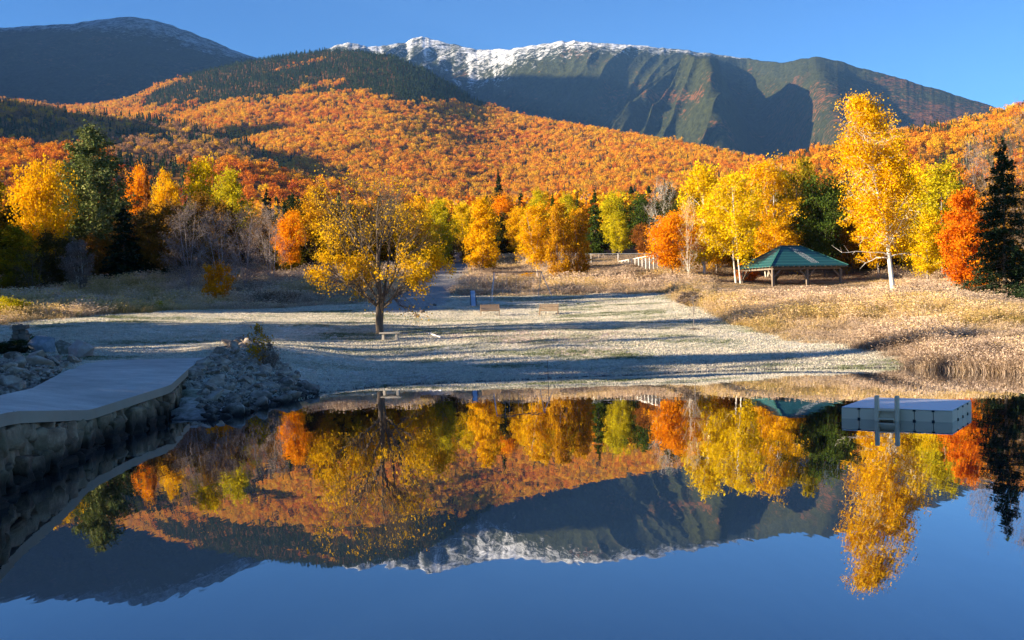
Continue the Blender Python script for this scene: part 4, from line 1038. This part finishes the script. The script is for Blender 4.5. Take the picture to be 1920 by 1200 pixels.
jo = B.build('joint_filler', simple_mat('joint_filler', (.03, .03, .03), (.06, .06, .055), 9), o)
def rock_mesh(name, seed, d, npts=16, sub=0, rough=.0):
    r = np.random.default_rng(seed); bm = bmesh.new()
    for p in r.normal(size=(npts, 3)):
        p = p/np.linalg.norm(p)*r.uniform(.8, 1.05); bm.verts.new((p[0]*d[0]/2, p[1]*d[1]/2, p[2]*d[2]/2))
    g = bmesh.ops.convex_hull(bm, input=bm.verts); bmesh.ops.delete(bm, geom=[v for v in bm.verts if not v.link_faces], context='VERTS')
    bmesh.ops.bevel(bm, geom=list(bm.edges), offset=min(d)*.06, segments=1, affect='EDGES', clamp_overlap=True)
    me = bpy.data.meshes.new(name); bm.to_mesh(me); bm.free(); return me
def stone_mat(name, c1, c2, c3):
    m, nt, out = new_mat(name); s = NT(nt)
    f = s.noise(3.2, 8, .65, s.obj()); f2 = s.noise(22, 5, .6, s.obj()); oi = s.n('ObjectInfo').outputs['Random']
    c = s.mix(s.ramp(oi, [(0, 0), (1, 1)]), c1, c2); c = s.mix(s.ramp(f, [(.45, 0), (.62, .8)]), c, c3)
    sp = s.n('SeparateXYZ'); s.l(s.pos(), sp.inputs[0]); c = s.mix(s.ramp(s.math('ADD', sp.outputs[2], s.math('MULTIPLY', f, .3)), [(.22, 1), (.55, 0)]), c, (.035, .03, .027))
    s.l(s.princ(c, .85, s.bump(s.math('ADD', f, s.math('MULTIPLY', f2, .4)), .8, .04), .2), out.inputs[0]); return m
M_rock = stone_mat('riprap_stone', (.08, .062, .045), (.32, .25, .19), (.46, .39, .32))
M_wst = stone_mat('wall_stone', (.20, .16, .13), (.27, .22, .18), (.36, .31, .27))
# wall: big rough blocks under the walkway edge
me0 = bpy.data.meshes.new('unit'); bm = bmesh.new(); bmesh.ops.create_icosphere(bm, subdivisions=4, radius=1); bm.to_mesh(me0)
UV0 = np.array([v.co[:] for v in bm.verts]); UF0 = np.array([[v.index for v in f.verts] for f in bm.faces]); bm.free()
def boxy(seed, d):
    r = np.random.default_rng(seed); p = UV0.copy(); e = .24
    p = np.sign(p)*np.abs(p)**e; p = p/np.maximum(np.abs(p).max(), 1)
    p *= np.array(d)/2*1.04; o = r.uniform(0, 50, 3)
    nn = fbm(p[:, 0]*2.6+o[0]+p[:, 2]*1.3, p[:, 2]*2.6+o[1]+p[:, 1]*2.1, 4, seed % 97)-.5
    # chiselled planes
    for k in range(7):
        q = r.normal(size=3); q /= np.linalg.norm(q); lim = r.uniform(.34, .5)*np.dot(np.abs(q), d); t = p@q; p = p-np.maximum(t-lim, 0)[:, None]*q
    return p+UV0*nn[:, None]*.27+UV0*((fbm(p[:, 0]*9+o[1], p[:, 2]*9+p[:, 1]*7, 3, 7)-.5)*.09)[:, None]
wallline = resample(edge[:9], 260); L = np.r_[0, np.cumsum(np.linalg.norm(np.diff(wallline[:, :2], axis=0), axis=1))]
Vs = []; Fs = []; cnt = 0; rs = np.random.default_rng(12)
def wpt(u, inset):
    p = np.array([np.interp(u, L, wallline[:, i]) for i in range(3)]); q = np.array([np.interp(u+.3, L, wallline[:, i]) for i in range(3)]); t = q[:2]-p[:2]
    if np.linalg.norm(t) < 1e-6: t = p[:2]-np.array([np.interp(u-.3, L, wallline[:, i]) for i in range(2)])
    t /= np.linalg.norm(t)+1e-9; nn = np.array([-t[1], t[0]])   # inward (towards the walkway)
    return p, t, nn
rowz = [(-.45, .55), (.02, .5), (.42, .46), (.80, .42), (1.14, .4), (1.45, .4), (1.75, .4)]
for ri, (z0, hz_) in enumerate(rowz):
    u = rs.uniform(0, .4)
    while u < L[-1]-.2:
        wd = rs.uniform(.3, .75)+(rs.random() < .3)*rs.uniform(.2, .7)
        p, t, nn = wpt(u+wd/2, 0)
        topz = p[2]-TH
        if z0+.12 < topz:
            hh = min(hz_+.04, topz-z0+.05)*rs.uniform(.80, 1.10); B_ = boxy(int(rs.integers(1e6)), (wd*1.04, .75, hh*1.06))
            ins = .40-.10*(ri < 2)-.06*(ri == 0)+rs.uniform(-.10, .12)
            a = rs.normal(0, .16); ca, sa = math.cos(a), math.sin(a); tx = t*ca+nn*sa; ty = nn*ca-t*sa
            X_ = np.c_[p[0]+nn[0]*ins+B_[:, 0]*tx[0]+B_[:, 1]*ty[0], p[1]+nn[1]*ins+B_[:, 0]*tx[1]+B_[:, 1]*ty[1], z0+hh/2+B_[:, 2]]
            X_[:, 2] = np.minimum(X_[:, 2], topz-.004)
            Vs.append(X_); Fs.append(UF0+cnt); cnt += len(X_)
        u += wd
e = empty('stone_wall', (edge[4].x, edge[4].y, 0), 0, 'rough stone retaining wall under the concrete walkway edge', 'wall')
me = mesh_np('stonework', np.concatenate(Vs)-np.array([edge[4].x, edge[4].y, 0]), np.concatenate(Fs), True)
m, nt, out = new_mat('wall_blocks'); s = NT(nt)
f = s.noise(1.3, 7, .65); f2 = s.noise(14, 6, .65); f3 = s.noise(.8, 3, .5)
sp = s.n('SeparateXYZ'); s.l(s.pos(), sp.inputs[0])
c = s.ramp(f, [(.3, (.065, .04, .022)), (.5, (.20, .13, .08)), (.68, (.42, .30, .19))]); c = s.mix(s.ramp(f3, [(.45, 0), (.6, .5)]), c, (.20, .16, .09))
wetb = s.ramp(s.math('ADD', sp.outputs[2], s.math('MULTIPLY', f, .4)), [(.42, 1), (.85, 0)]); c = s.mix(wetb, c, (.018, .014, .010))
s.l(s.princ(c, .85, s.bump(s.math('ADD', f2, f), .9, .03), .2), out.inputs[0])
link('stonework', me, m, e)
B = MB()
for i in range(0, 250, 10):
    p, t, nn = wpt(L[i], 0); q, t2, n2 = wpt(L[i+9], 0)
    a0 = Vector((p[0]+nn[0]*.55, p[1]+nn[1]*.55, (p[2]-TH-1)/2)); a1 = Vector((q[0]+n2[0]*.55, q[1]+n2[1]*.55, (p[2]-TH-1)/2))
    B.bar(a0-e.location, a1-e.location, .3, (p[2]-TH+1)*.96)
B.build('mortar_core', simple_mat('dark_mortar', (.03, .027, .022), (.09, .075, .06), 5), e)
# ------------------------------------------------------------------ riprap
def poly_pts(poly, n, rg):
    poly = np.array(poly, float); lo, hi = poly.min(0), poly.max(0); o = []
    while len(o) < n:
        q = rg.uniform(lo, hi, (4*n, 2)); k = inside([tuple(p) for p in poly], q[:, 0], q[:, 1]); o += list(q[k])
    return o[:n]
def pxpoly_world(P): return [(hit(a, b).x, hit(a, b).y) for a, b in P]
mound = pxpoly_world([(386, 676), (420, 650), (455, 640), (500, 655), (540, 688), (594, 736), (600, 740)])+[(shore[3][0], shore[3][1]-.3), (shore[2][0], shore[2][1]-.3), (shore[1][0], shore[1][1]-.5), (shore[0][0]+.6, shore[0][1]), (edge[8].x+.4, edge[8].y-1), (edge[9].x+.3, edge[9].y)]
leftp = [(W(a, b, D)[0], D) for a, b, D in [(-150, 700, 20), (-150, 690, 36), (0, 690, 42), (100, 685, 46), (148, 686, 45.5), (105, 702, 38), (55, 728, 32), (0, 741, 28.5)]]
RK = [rock_mesh('rock', 300+i, (1, rg.uniform(.7, 1), rg.uniform(.5, .75)), int(rg.integers(11, 20))) for i in range(12)]
def mean_slope(x, y): return 0
placed = []
def rocks(poly, n, smin, smax, label, group, zoff):
    pts = poly_pts(poly, n*14, rg); got = 0
    for (x, y) in pts:
        if got >= n: break
        sz = smin+(smax-smin)*rg.random()**1.6
        if any((x-a)**2+(y-b)**2 < (.40*(sz+c))**2 for a, b, c in placed[-400:]): continue
        placed.append((x, y, sz)); z = max(gz(x, y), -.1)
        o = link('rock', RK[int(rg.integers(0, 12))], M_rock, None, (x, y, z+sz*zoff)); o.scale = (sz*1.15, sz, sz*.92)
        o.rotation_euler = (rg.normal()*.35, rg.normal()*.35, rg.uniform(0, 6.28)); tag(o, label, 'rock', group); got += 1
    print(group, got)
rocks(mound, 210, .42, 1.1, 'angular grey rock in the riprap bank between the walkway end and the water', 'riprap rocks by the walkway end', .06)
rocks(leftp, 62, .5, 1.2, 'pale grey rock in the heap left of the concrete walkway', 'rocks left of the walkway', .16)
def rubble(name, label, poly, n, s0, s1, lift):
    pts = np.array(poly_pts(poly, n, rg)); zz = np.maximum(ground_z(pts[:, 0], pts[:, 1]), -.12)
    SR = []
    for i in range(4):
        m_ = rock_mesh('rubble', 400+i, (1, .8, .6), 12); m_.materials.append(M_rock); SR.append(bpy.data.objects.new('kind_%d' % i, m_))
    stuff(name, label, np.c_[pts, zz+rg.uniform(0, lift, n)], rg.uniform(s0, s1, n), rg.uniform(0, 6.28, n), rg.random(n), rg.integers(0, 4, n), SR)
rubble('rubble', 'small broken stone filling the riprap bank', mound, 1100, .12, .34, .04)
rubble('rubble', 'small broken stone under the rock heap', leftp, 900, .15, .42, .1)
# boulders
for px, py, D, w_, h_, lab, seed, mt in [(80, 672, 55, 1.35, 1.05, 'blue grey slanted boulder at the edge of the lawn by the walkway', 501, 'b'), (123, 671, 53.5, 1.1, .95, 'mossy brown boulder, middle of the three by the walkway', 502, 'm'), (150, 672, 52, 1.25, .85, 'pinkish grey boulder nearest the walkway end', 503, 'p')]:
    q = at(px, D); mm = {'b': stone_mat('blue_boulder', (.16, .19, .22), (.22, .25, .28), (.3, .33, .36)), 'm': stone_mat('mossy_boulder', (.12, .11, .08), (.16, .14, .1), (.3, .28, .24)), 'p': stone_mat('pink_boulder', (.30, .25, .23), (.34, .28, .26), (.42, .37, .34))}[mt]
    o = link('boulder', rock_mesh('boulder', seed, (w_*1.15, w_, h_*1.5), 22), mm, None, (q.x, q.y, q.z+h_*.3)); tag(o, lab, 'boulder')
# stone pillar with a sloping buttress at the left
q = at(38, 60); B = MB()
rp = np.random.default_rng(8); e = empty('stone_pillar', q, .1, 'old stubby stone pillar standing in the frosted lawn at the left', 'pillar')
Vs = []; Fs = []; cnt = 0
for k in range(5):
    ww = .95-.05*k+(.28 if k == 0 else 0); z = k*.27
    for i in range(2):
        B_ = boxy(int(rp.integers(1e6)), (ww/2*1.05, ww*.9, .3)); B_ = B_+np.array([(i-.5)*ww/2+rp.normal()*.02, 0, z+.12]); Vs.append(B_); Fs.append(UF0+cnt); cnt += len(B_)
me = mesh_np('masonry', np.concatenate(Vs), np.concatenate(Fs), True); link('masonry', me, simple_mat('pillar_stone', (.07, .06, .05), (.2, .17, .14), 3, .9, .8, .03), e)
# dark evergreen shrubs by the pillar and weeds on the mound
T_('bush_a', 18, 640, 55, 90, 'spruce', 'brown', 'dark low evergreen shrub in front of the stone pillar', 'shrub', 'shrub')
T_('bush_a', 68, 632, 57, 30, 'green', 'brown', 'small upright green bush right of the stone pillar', 'shrub', 'shrub')
T_('weed', 484, 612, 49, 40, 'amber', 'brown', 'tall ragged weed shrub growing on the riprap bank', 'shrub', 'shrub')
T_('weed', 503, 645, 48, 34, 'dusty', 'brown', 'short reddish brown weed beside the tall ragged one', 'shrub', 'shrub')
# ------------------------------------------------------------------ floating dock
M_pl = simple_mat('beige_plastic', (.70, .50, .31), (.78, .58, .38), 5, .55, .15, .004)
M_top = simple_mat('pale_plastic_deck', (.86, .83, .78), (.92, .89, .85), 4, .5, .2, .005)
M_blk = simple_mat('dark_joint', (.02, .02, .02), (.05, .05, .05), 8, .8)
FLp = Vector(W(1577, 763.6, 30.8)); ang = math.radians(-31.5)
dock = empty('swim_raft', (FLp.x, FLp.y, 0), ang, 'beige plastic swimming raft with a pale deck floating on the pond', 'raft')
LW, LD, ZT = 2.98, 3.25, .32
nxm, nym = 6, 4
B = MB()
for i in range(nxm):
    for j in range(nym):
        w1_, d1_ = LW/nxm, LD/nym
        B.box((w1_*(i+.5), d1_*(j+.5), ZT/2-.09), (w1_-.014, d1_-.014, ZT+.14))
B.build('float', M_pl, dock, .014)
B = MB()
for j in range(9):
    B.box((LW/2, LD/9*(j+.5), ZT+.004), (LW-.03, LD/9-.012, .018))
B.build('deck', M_top, dock, .004)
B = MB(); B.box((LW/2, LD/2, ZT/2-.1), (LW-.06, LD-.06, ZT+.08)); B.build('core', M_blk, dock)
B = MB()
for i in range(1, nxm*1):
    x_ = LW/nxm*i
    for z_ in (ZT-.03, .02): B.box((x_, -.008, z_), (.075, .03, .045))
for j in range(1, nym):
    for z_ in (ZT-.03, .02): B.box((LW+.008, LD/nym*j, z_), (.03, .075, .045))
B.build('connector', M_blk, dock, .006)
lad = bpy.data.objects.new('ladder', None); COL.objects.link(lad); lad.parent = dock; lad.location = (1.30, -.16, 0)
for sx in (-1, 1):
    B = MB(); B.box((sx*.27, 0, .08), (.11, .16, 1.24)); B.box((sx*.27, .10, ZT-.02), (.09, .12, .12)); B.build('post', M_pl, lad, .018)
for k, z_ in enumerate((.30, .06, -.18)):
    B = MB(); B.box((0, -.02, z_), (.43, .26, .045)); B.box((0, .09, z_-.10), (.43, .03, .16)); B.box((-.2, .0, z_-.06), (.03, .2, .09)); B.box((.2, .0, z_-.06), (.03, .2, .09)); B.build('step', M_pl, lad, .008)
B = MB(); B.box((0, .06, .17), (.44, .05, .30)); B.build('back_panel', M_pl, lad, .006)
# ------------------------------------------------------------------ pavilion
M_wd = simple_mat('weathered_post', (.14, .11, .085), (.26, .21, .165), 4, .85, .4, .01, (1, 1, .15))
m, nt, out = new_mat('green_metal_roof'); s = NT(nt)
g0 = s.obj(); f = s.noise(5, 5, .6, g0); sp = s.n('SeparateXYZ'); s.l(g0, sp.inputs[0])
wv = s.n('Math', operation='FRACT'); s.l(s.math('MULTIPLY', sp.outputs[2], 3.4), wv.inputs[0])
c = s.mix(f, (.008, .055, .068), (.014, .09, .10)); c = s.mix(s.ramp(wv.outputs[0], [(0, 1), (.10, 0), (.9, 0), (1, .6)]), c, (.08, .27, .26))
s.l(s.princ(c, .42, s.bump(wv.outputs[0], .3, .02), .4), out.inputs[0]); M_rf = m
pc = at(1484, 112); zE = W(1484, 500, 112)[2]; zR = W(1484, 461, 112)[2]
PVW, PVD, yaw = 7.8, 6.0, math.radians(17)
pv_ = empty('pavilion', (pc.x, pc.y, pc.z), yaw, 'open timber pavilion with a green hipped metal roof in the meadow', 'pavilion')
ze, zr = zE-pc.z, zR-pc.z
hx, hy, rl = PVW/2+.55, PVD/2+.55, 1.1
V = [(-hx, -hy, ze), (hx, -hy, ze), (hx, hy, ze), (-hx, hy, ze), (-rl, 0, zr), (rl, 0, zr)]; V2 = [(a*.995, b_*.995, c_-.09) for a, b_, c_ in V]
B = MB(); B.add(V+V2, [(0, 1, 5, 4), (1, 2, 5), (2, 3, 4, 5), (3, 0, 4), (7, 6, 10, 11), (8, 7, 11), (9, 8, 11, 10), (6, 9, 10), (0, 6, 7, 1), (1, 7, 8, 2), (2, 8, 9, 3), (3, 9, 6, 0)])
rf = B.build('roof', M_rf, pv_)
B = MB()
for a, b_ in ((0, 4), (1, 5), (2, 5), (3, 4), (4, 5)): B.bar(Vector(V[a])+Vector((0, 0, .03)), Vector(V[b_])+Vector((0, 0, .03)), .14, .05)
B.build('ridge_cap', simple_mat('green_trim', (.015, .10, .09), (.03, .16, .14), 5, .4), rf)
B = MB()
def fr(u, v): # point on front slope
    a = Vector(V[0]).lerp(Vector(V[1]), u); b_ = Vector(V[4]).lerp(Vector(V[5]), u); return a.lerp(b_, v)
for u0, u1 in ((.57, .34), (.60, .42), (.66, .56), (.63, .50)):
    B.bar(fr(u0, .12)+Vector((0, -.012, .02)), fr(u1, .9)+Vector((0, -.012, .02)), .035, .012)
B.build('pale_streaks', simple_mat('pale_streak', (.25, .28, .36), (.34, .37, .45), 8, .7), rf)  # thin pale streaks running up the front roof slope
B = MB()
for k in range(15):
    for sy in (-1, 1):
        x_ = -hx+.2+k*(2*hx-.4)/14; B.box((x_, sy*(hy-.25), ze-.10), (.07, .55, .13))
for k in range(11):
    for sx in (-1, 1):
        y_ = -hy+.2+k*(2*hy-.4)/10; B.box((sx*(hx-.25), y_, ze-.10), (.55, .07, .13))
B.build('rafter_tails', M_wd, pv_)
B = MB()
for sy in (-1, 1): B.bar((-PVW/2, sy*PVD/2, ze-.26), (PVW/2, sy*PVD/2, ze-.26), .16, .22)
for sx in (-1, 1): B.bar((sx*PVW/2, -PVD/2+.08, ze-.262), (sx*PVW/2, PVD/2-.08, ze-.262), .16, .22)
B.build('beam', M_wd, pv_)
for sx in (-1, 0, 1):
    for sy in (-1, 1):
        px_, py_ = sx*PVW/2, sy*PVD/2
        gzl = gz(*(Matrix.Rotation(yaw, 2)@Vector((px_, py_))+Vector((pc.x, pc.y))))-pc.z
        B = MB(); B.box((px_, py_, (gzl-.2+ze-.36)/2), (.22, .22, ze-.36-gzl+.2)); po = B.build('post', M_wd, pv_, .01)
        B = MB()
        for dx in (-1, 1):
            if abs(sx+dx) <= 1: B.bar((px_, py_, ze-1.25), (px_+dx*.85, py_, ze-.4), .1, .12)
        B.bar((px_, py_, ze-1.25), (px_, py_-sy*.85, ze-.4), .1, .12)
        B.build('brace', M_wd, pv_)
# ------------------------------------------------------------------ slatted benches
M_bw = simple_mat('bench_timber', (.20, .13, .08), (.34, .24, .15), 5, .8, .3, .006, (.2, 1, 1))
def bench(px, py, rz, lab):
    q = hit(px, py); w_ = 1.34
    e = empty('slatted_bench', (q.x, q.y, gz(q.x, q.y)-.01), rz, lab, 'bench', 'slatted benches on the lawn')
    B = MB()
    for k in range(5): B.box((0, .30+.035*k, .42+.098*k), (w_, .025, .072))
    B.build('backrest', M_bw, e, .004)
    B = MB()
    for k in range(5): B.box((0, -.20+k*.105, .40-.012*k), (w_, .085, .028))
    B.box((0, -.262, .385), (w_, .03, .09)); B.build('seat', M_bw, e, .004)
    for sx in (-1, 1):
        for fy in (0, 1):
            B = MB()
            if fy: B.bar((sx*(w_/2+.03), .26, 0), (sx*(w_/2+.03), .46, .86), .05, .06)
            else: B.box((sx*(w_/2+.03), -.24, .29), (.05, .06, .58))
            B.build('leg', M_bw, e, .004)
        B = MB(); B.box((sx*(w_/2+.03), .04, .60), (.07, .62, .03)); B.build('armrest', M_bw, e, .004)
bench(919, 592, .05, 'slatted wooden bench on the lawn, the left one, below the slide')
bench(1029, 591, -.12, 'slatted wooden bench on the lawn, the right one, clear of the slide')
# stone bench
M_sb = simple_mat('bench_stone', (.30, .27, .23), (.42, .38, .33), 5, .85, .4, .01)
q = hit(732, 638); e = empty('stone_bench', q, -.12, 'backless pale stone bench at the foot of the lone tree', 'bench')
B = MB(); B.box((0, 0, .42), (1.25, .42, .10)); B.build('seat', M_sb, e, .015)
for sx in (-1, 1):
    B = MB(); B.box((sx*.40, 0, .17), (.15, .32, .40), None, .9); B.build('leg', M_sb, e, .012)
# ------------------------------------------------------------------ swing set
M_st = simple_mat('galvanised_steel', (.42, .42, .43), (.55, .55, .56), 9, .45, .1, .002, None, .5, .6)
M_dk = simple_mat('dark_steel', (.06, .055, .06), (.12, .11, .11), 9, .6)
A0 = at(928, 94); A1 = at(1016, 96); zt = W(972, 510, 95)[2]
ctr = (A0+A1)/2; e = empty('swing_set', ctr, math.atan2(A1.y-A0.y, A1.x-A0.x), 'steel swing set with splayed legs and dark top bar behind the benches', 'swing set')
hw = (A1-A0).xy.length/2; top = zt-ctr.z
B = MB(); B.tube([(-hw-.1, 0, top), (hw+.1, 0, top)], .045, 8); B.build('top_bar', M_dk, e)
for sx in (-1, 1):
    for sy in (-1, 1):
        B = MB(); B.tube([(sx*hw, 0, top), (sx*(hw+(.75 if sy < 0 else .05)), sy*.95, -.25)], .032, 8); B.build('leg', M_st, e)
for i, xs_ in enumerate((-1.3, 0, 1.3)):
    B = MB(); B.box((xs_, .05, .5), (.42, .16, .03)); st_ = B.build('swing_seat', M_dk, e, .006)
    B = MB()
    for d_ in (-.2, .2): B.tube([(xs_+d_, 0, top), (xs_+d_, .05, .5)], .010, 5)
    B.build('chain', M_st, st_)
# slide
q = hit(888, 576); z0 = q.z; e = empty('slide', q, math.radians(6), 'small blue playground slide with a ladder behind it, left of the benches', 'slide')
M_bl = simple_mat('blue_slide_plastic', (.28, .40, .56), (.36, .48, .64), 5, .4)
B = MB(); prof = [(0, -.15, .10), (0, .15, .12), (.02, .5, .3), (.05, 1.25, 1.0), (.07, 1.75, 1.33), (.07, 2.0, 1.36)]
for (a, b_) in zip(prof[:-1], prof[1:]):
    a = Vector(a); b_ = Vector(b_); B.bar(a, b_, .40, .03)
B.build('chute', M_bl, e)
B = MB()
for sx in (-1, 1): B.tube([Vector(p)+Vector((sx*.22, 0, .06)) for p in prof], .035, 6)
B.build('side_rail', M_dk, e)
lg = bpy.data.objects.new('ladder', None); COL.objects.link(lg); lg.parent = e
B = MB()
for sx in (-1, 1): B.tube([(.30+sx*.18, 2.5, -.3+.35), (.12+sx*.2, 2.05, 1.45)], .02, 6)
B.build('ladder_rail', M_dk, lg)
for k in range(4):
    B = MB(); B.box((.36-.05*k, 2.38-.1*k, .3+.27*k), (.40, .1, .03)); B.build('rung', M_st, lg)
# ------------------------------------------------------------------ chain link fences
def fence_mat():
    m, nt, out = new_mat('wire_mesh'); s = NT(nt)
    p = s.princ((.32, .32, .33), .5, None, .3, .4); s.l(p, out.inputs[0]); return m
M_wm = fence_mat()
def fence(a, b, ztop, hgt, step, lab, mat, wires, rail_r=.03):
    a, b = Vector(a), Vector(b); n_ = max(1, round((b-a).xy.length/step)); e = empty('wire_fence', (a.x, a.y, gz(a.x, a.y)), 0, lab, 'fence'); o_ = e.location
    P = [a.lerp(b, i/n_) for i in range(n_+1)]
    for i, p in enumerate(P):
        zt_ = ztop[0]+(ztop[1]-ztop[0])*i/n_; zb_ = min(gz(p.x, p.y)-.2, zt_-hgt)
        B = MB(); B.tube([Vector((p.x, p.y, zb_))-o_, Vector((p.x, p.y, zt_))-o_], rail_r*1.15, 6); B.build('post', mat, e)
    pa = Vector((a.x, a.y, ztop[0]))-o_; pb = Vector((b.x, b.y, ztop[1]))-o_
    B = MB(); B.tube([pa, pb], rail_r, 6); B.build('top_rail', mat, e)
    B = MB(); d_ = pb-pa; Ln = d_.length; m_ = int(Ln/wires); dn = d_.normalized(); hh = Vector((0, 0, -hgt))
    for i in range(-int(hgt/wires), m_):
        for sg in (0, 1):
            s0 = i*wires; s1 = s0+hgt; u0, u1 = max(s0, 0), min(s1, Ln)
            if u1 <= u0: continue
            f0, f1 = (u0-s0)/hgt, (u1-s0)/hgt
            if sg: f0, f1 = 1-f0, 1-f1
            B.bar(pa+dn*u0+hh*f0, pa+dn*u1+hh*f1, .008, .008)
    B.build('mesh', M_wm, e)
fa, fb = at(1060, 149), at(1262, 147)
fence(fa, fb, (W(1060, 476, 149)[2], W(1262, 475, 147)[2]), 2.2, 3.35, 'tall wire mesh fence crossing behind the frosty meadow', M_st, .28, .035)
fa, fb = at(1162, 146), at(1234, 127)
fence(fa, fb, (W(1162, 490, 146)[2], W(1234, 477, 127)[2]), 1.9, 1.8, 'paler sunlit wire fence slanting toward the bright orange tree', simple_mat('white_rail', (.7, .68, .62), (.8, .78, .72), 5, .5), .22, .05)
# ------------------------------------------------------------------ small things on the lawn
for px, py, sz, lab, mt in [(815, 573.5, .34, 'dark rock on the lawn, farthest of the small rocks left of the slide', 'm'), (799, 579.5, .36, 'grey green rock on the lawn between the dark rock and the brown rocks', 'g'), (791, 587, .42, 'brown rock on the lawn, upper of the brown pair right of the lone tree', 'm'), (782, 595, .46, 'brown rock on the lawn, lower of the brown pair right of the lone tree', 'm')]:
    q = hit(px, py); o = link('rock', rock_mesh('rock', int(px), (sz*1.3, sz, sz*.92), 16), stone_mat('lawn_rock', (.10, .075, .06), (.15, .11, .09), (.2, .17, .14)) if mt == 'm' else stone_mat('green_rock', (.10, .16, .16), (.13, .2, .2), (.25, .3, .3)), None, (q.x, q.y, q.z+sz*.2)); tag(o, lab, 'rock')
a, b_ = hit(804, 627), hit(826, 634)
B = MB(); mid = (a+b_)/2; B.tube([a-mid+Vector((0, 0, .06)), b_-mid+Vector((0, 0, .05))], .045, 8); o = B.build('pipe', simple_mat('white_pipe', (.75, .75, .74), (.8, .8, .79), 5, .4)); o.location = mid; tag(o, 'short white pipe lying on the lawn right of the stone bench', 'pipe')
q = hit(1028, 714); B = MB(); hgt = W(1032, 660, q.y)[2]-q.z; B.tube([(0, 0, -.3), (-.01, 0, hgt*.7), (.10, 0, hgt)], [.02, .014, .008], 6); o = B.build('stake', M_dk); o.location = q; tag(o, 'thin dark stake standing at the middle of the far shore', 'stake')
# soil ring under the sapling
q = at(1300, 67); B = MB()
V = [(0, 0, .07)]+[(.55*math.cos(a_)*(.85+.3*random.Random(i).random()), .55*math.sin(a_), -.02) for i, a_ in enumerate([2*PI*k/20 for k in range(20)])]
B.add(V, [(0, 1+i, 1+(i+1) % 20) for i in range(20)]); o = B.build('soil_patch', simple_mat('dark_soil', (.05, .04, .03), (.12, .09, .06), 9, .95)); o.location = (q.x, q.y, q.z+.012); tag(o, 'dark soil ring round the bare sapling', kind='structure')

# ------------------------------------------------------------------ sky, sun, render
w = bpy.data.worlds.new('World'); S.world = w; w.use_nodes = True
nt = w.node_tree; bg = nt.nodes['Background']
sky = nt.nodes.new('ShaderNodeTexSky'); sky.sky_type = 'NISHITA'; sky.sun_disc = False
sky.sun_elevation = SUN_EL; sky.sun_rotation = SUN_AZ; sky.altitude = 300; sky.air_density = 1.0; sky.dust_density = .2; sky.ozone_density = 3.0
tn = nt.nodes.new('ShaderNodeMix'); tn.data_type = 'RGBA'; tn.blend_type = 'MULTIPLY'; tn.inputs[0].default_value = 1
gm = nt.nodes.new('ShaderNodeGamma'); gm.inputs[1].default_value = 1.6; nt.links.new(sky.outputs[0], gm.inputs[0])
nt.links.new(gm.outputs[0], tn.inputs[6]); tn.inputs[7].default_value = (.155, .222, .272, 1)
nt.links.new(tn.outputs[2], bg.inputs[0]); bg.inputs[1].default_value = SKY_STR
sd = bpy.data.lights.new('sun', 'SUN'); sd.energy = SUN_STR; sd.angle = math.radians(.5); sd.color = (1, .82, .58)
so = bpy.data.objects.new('sun', sd); COL.objects.link(so)
sv = Vector((math.sin(SUN_AZ)*math.cos(SUN_EL), math.cos(SUN_AZ)*math.cos(SUN_EL), math.sin(SUN_EL)))
so.rotation_euler = sv.to_track_quat('Z', 'Y').to_euler(); so.location = (-40, 0, 60)
S.view_settings.view_transform = 'Standard'; S.view_settings.look = 'None'; S.view_settings.exposure = EXPO; S.view_settings.gamma = 1
S.render.engine = 'CYCLES'
S.cycles.max_bounces = 6; S.cycles.diffuse_bounces = 2; S.cycles.glossy_bounces = 2; S.cycles.transmission_bounces = 3; S.cycles.volume_bounces = 0
S.cycles.use_denoising = True
try: S.cycles.denoiser = 'OPENIMAGEDENOISE'
except Exception: pass
S.cycles.sample_clamp_indirect = 6
S.render.film_transparent = False
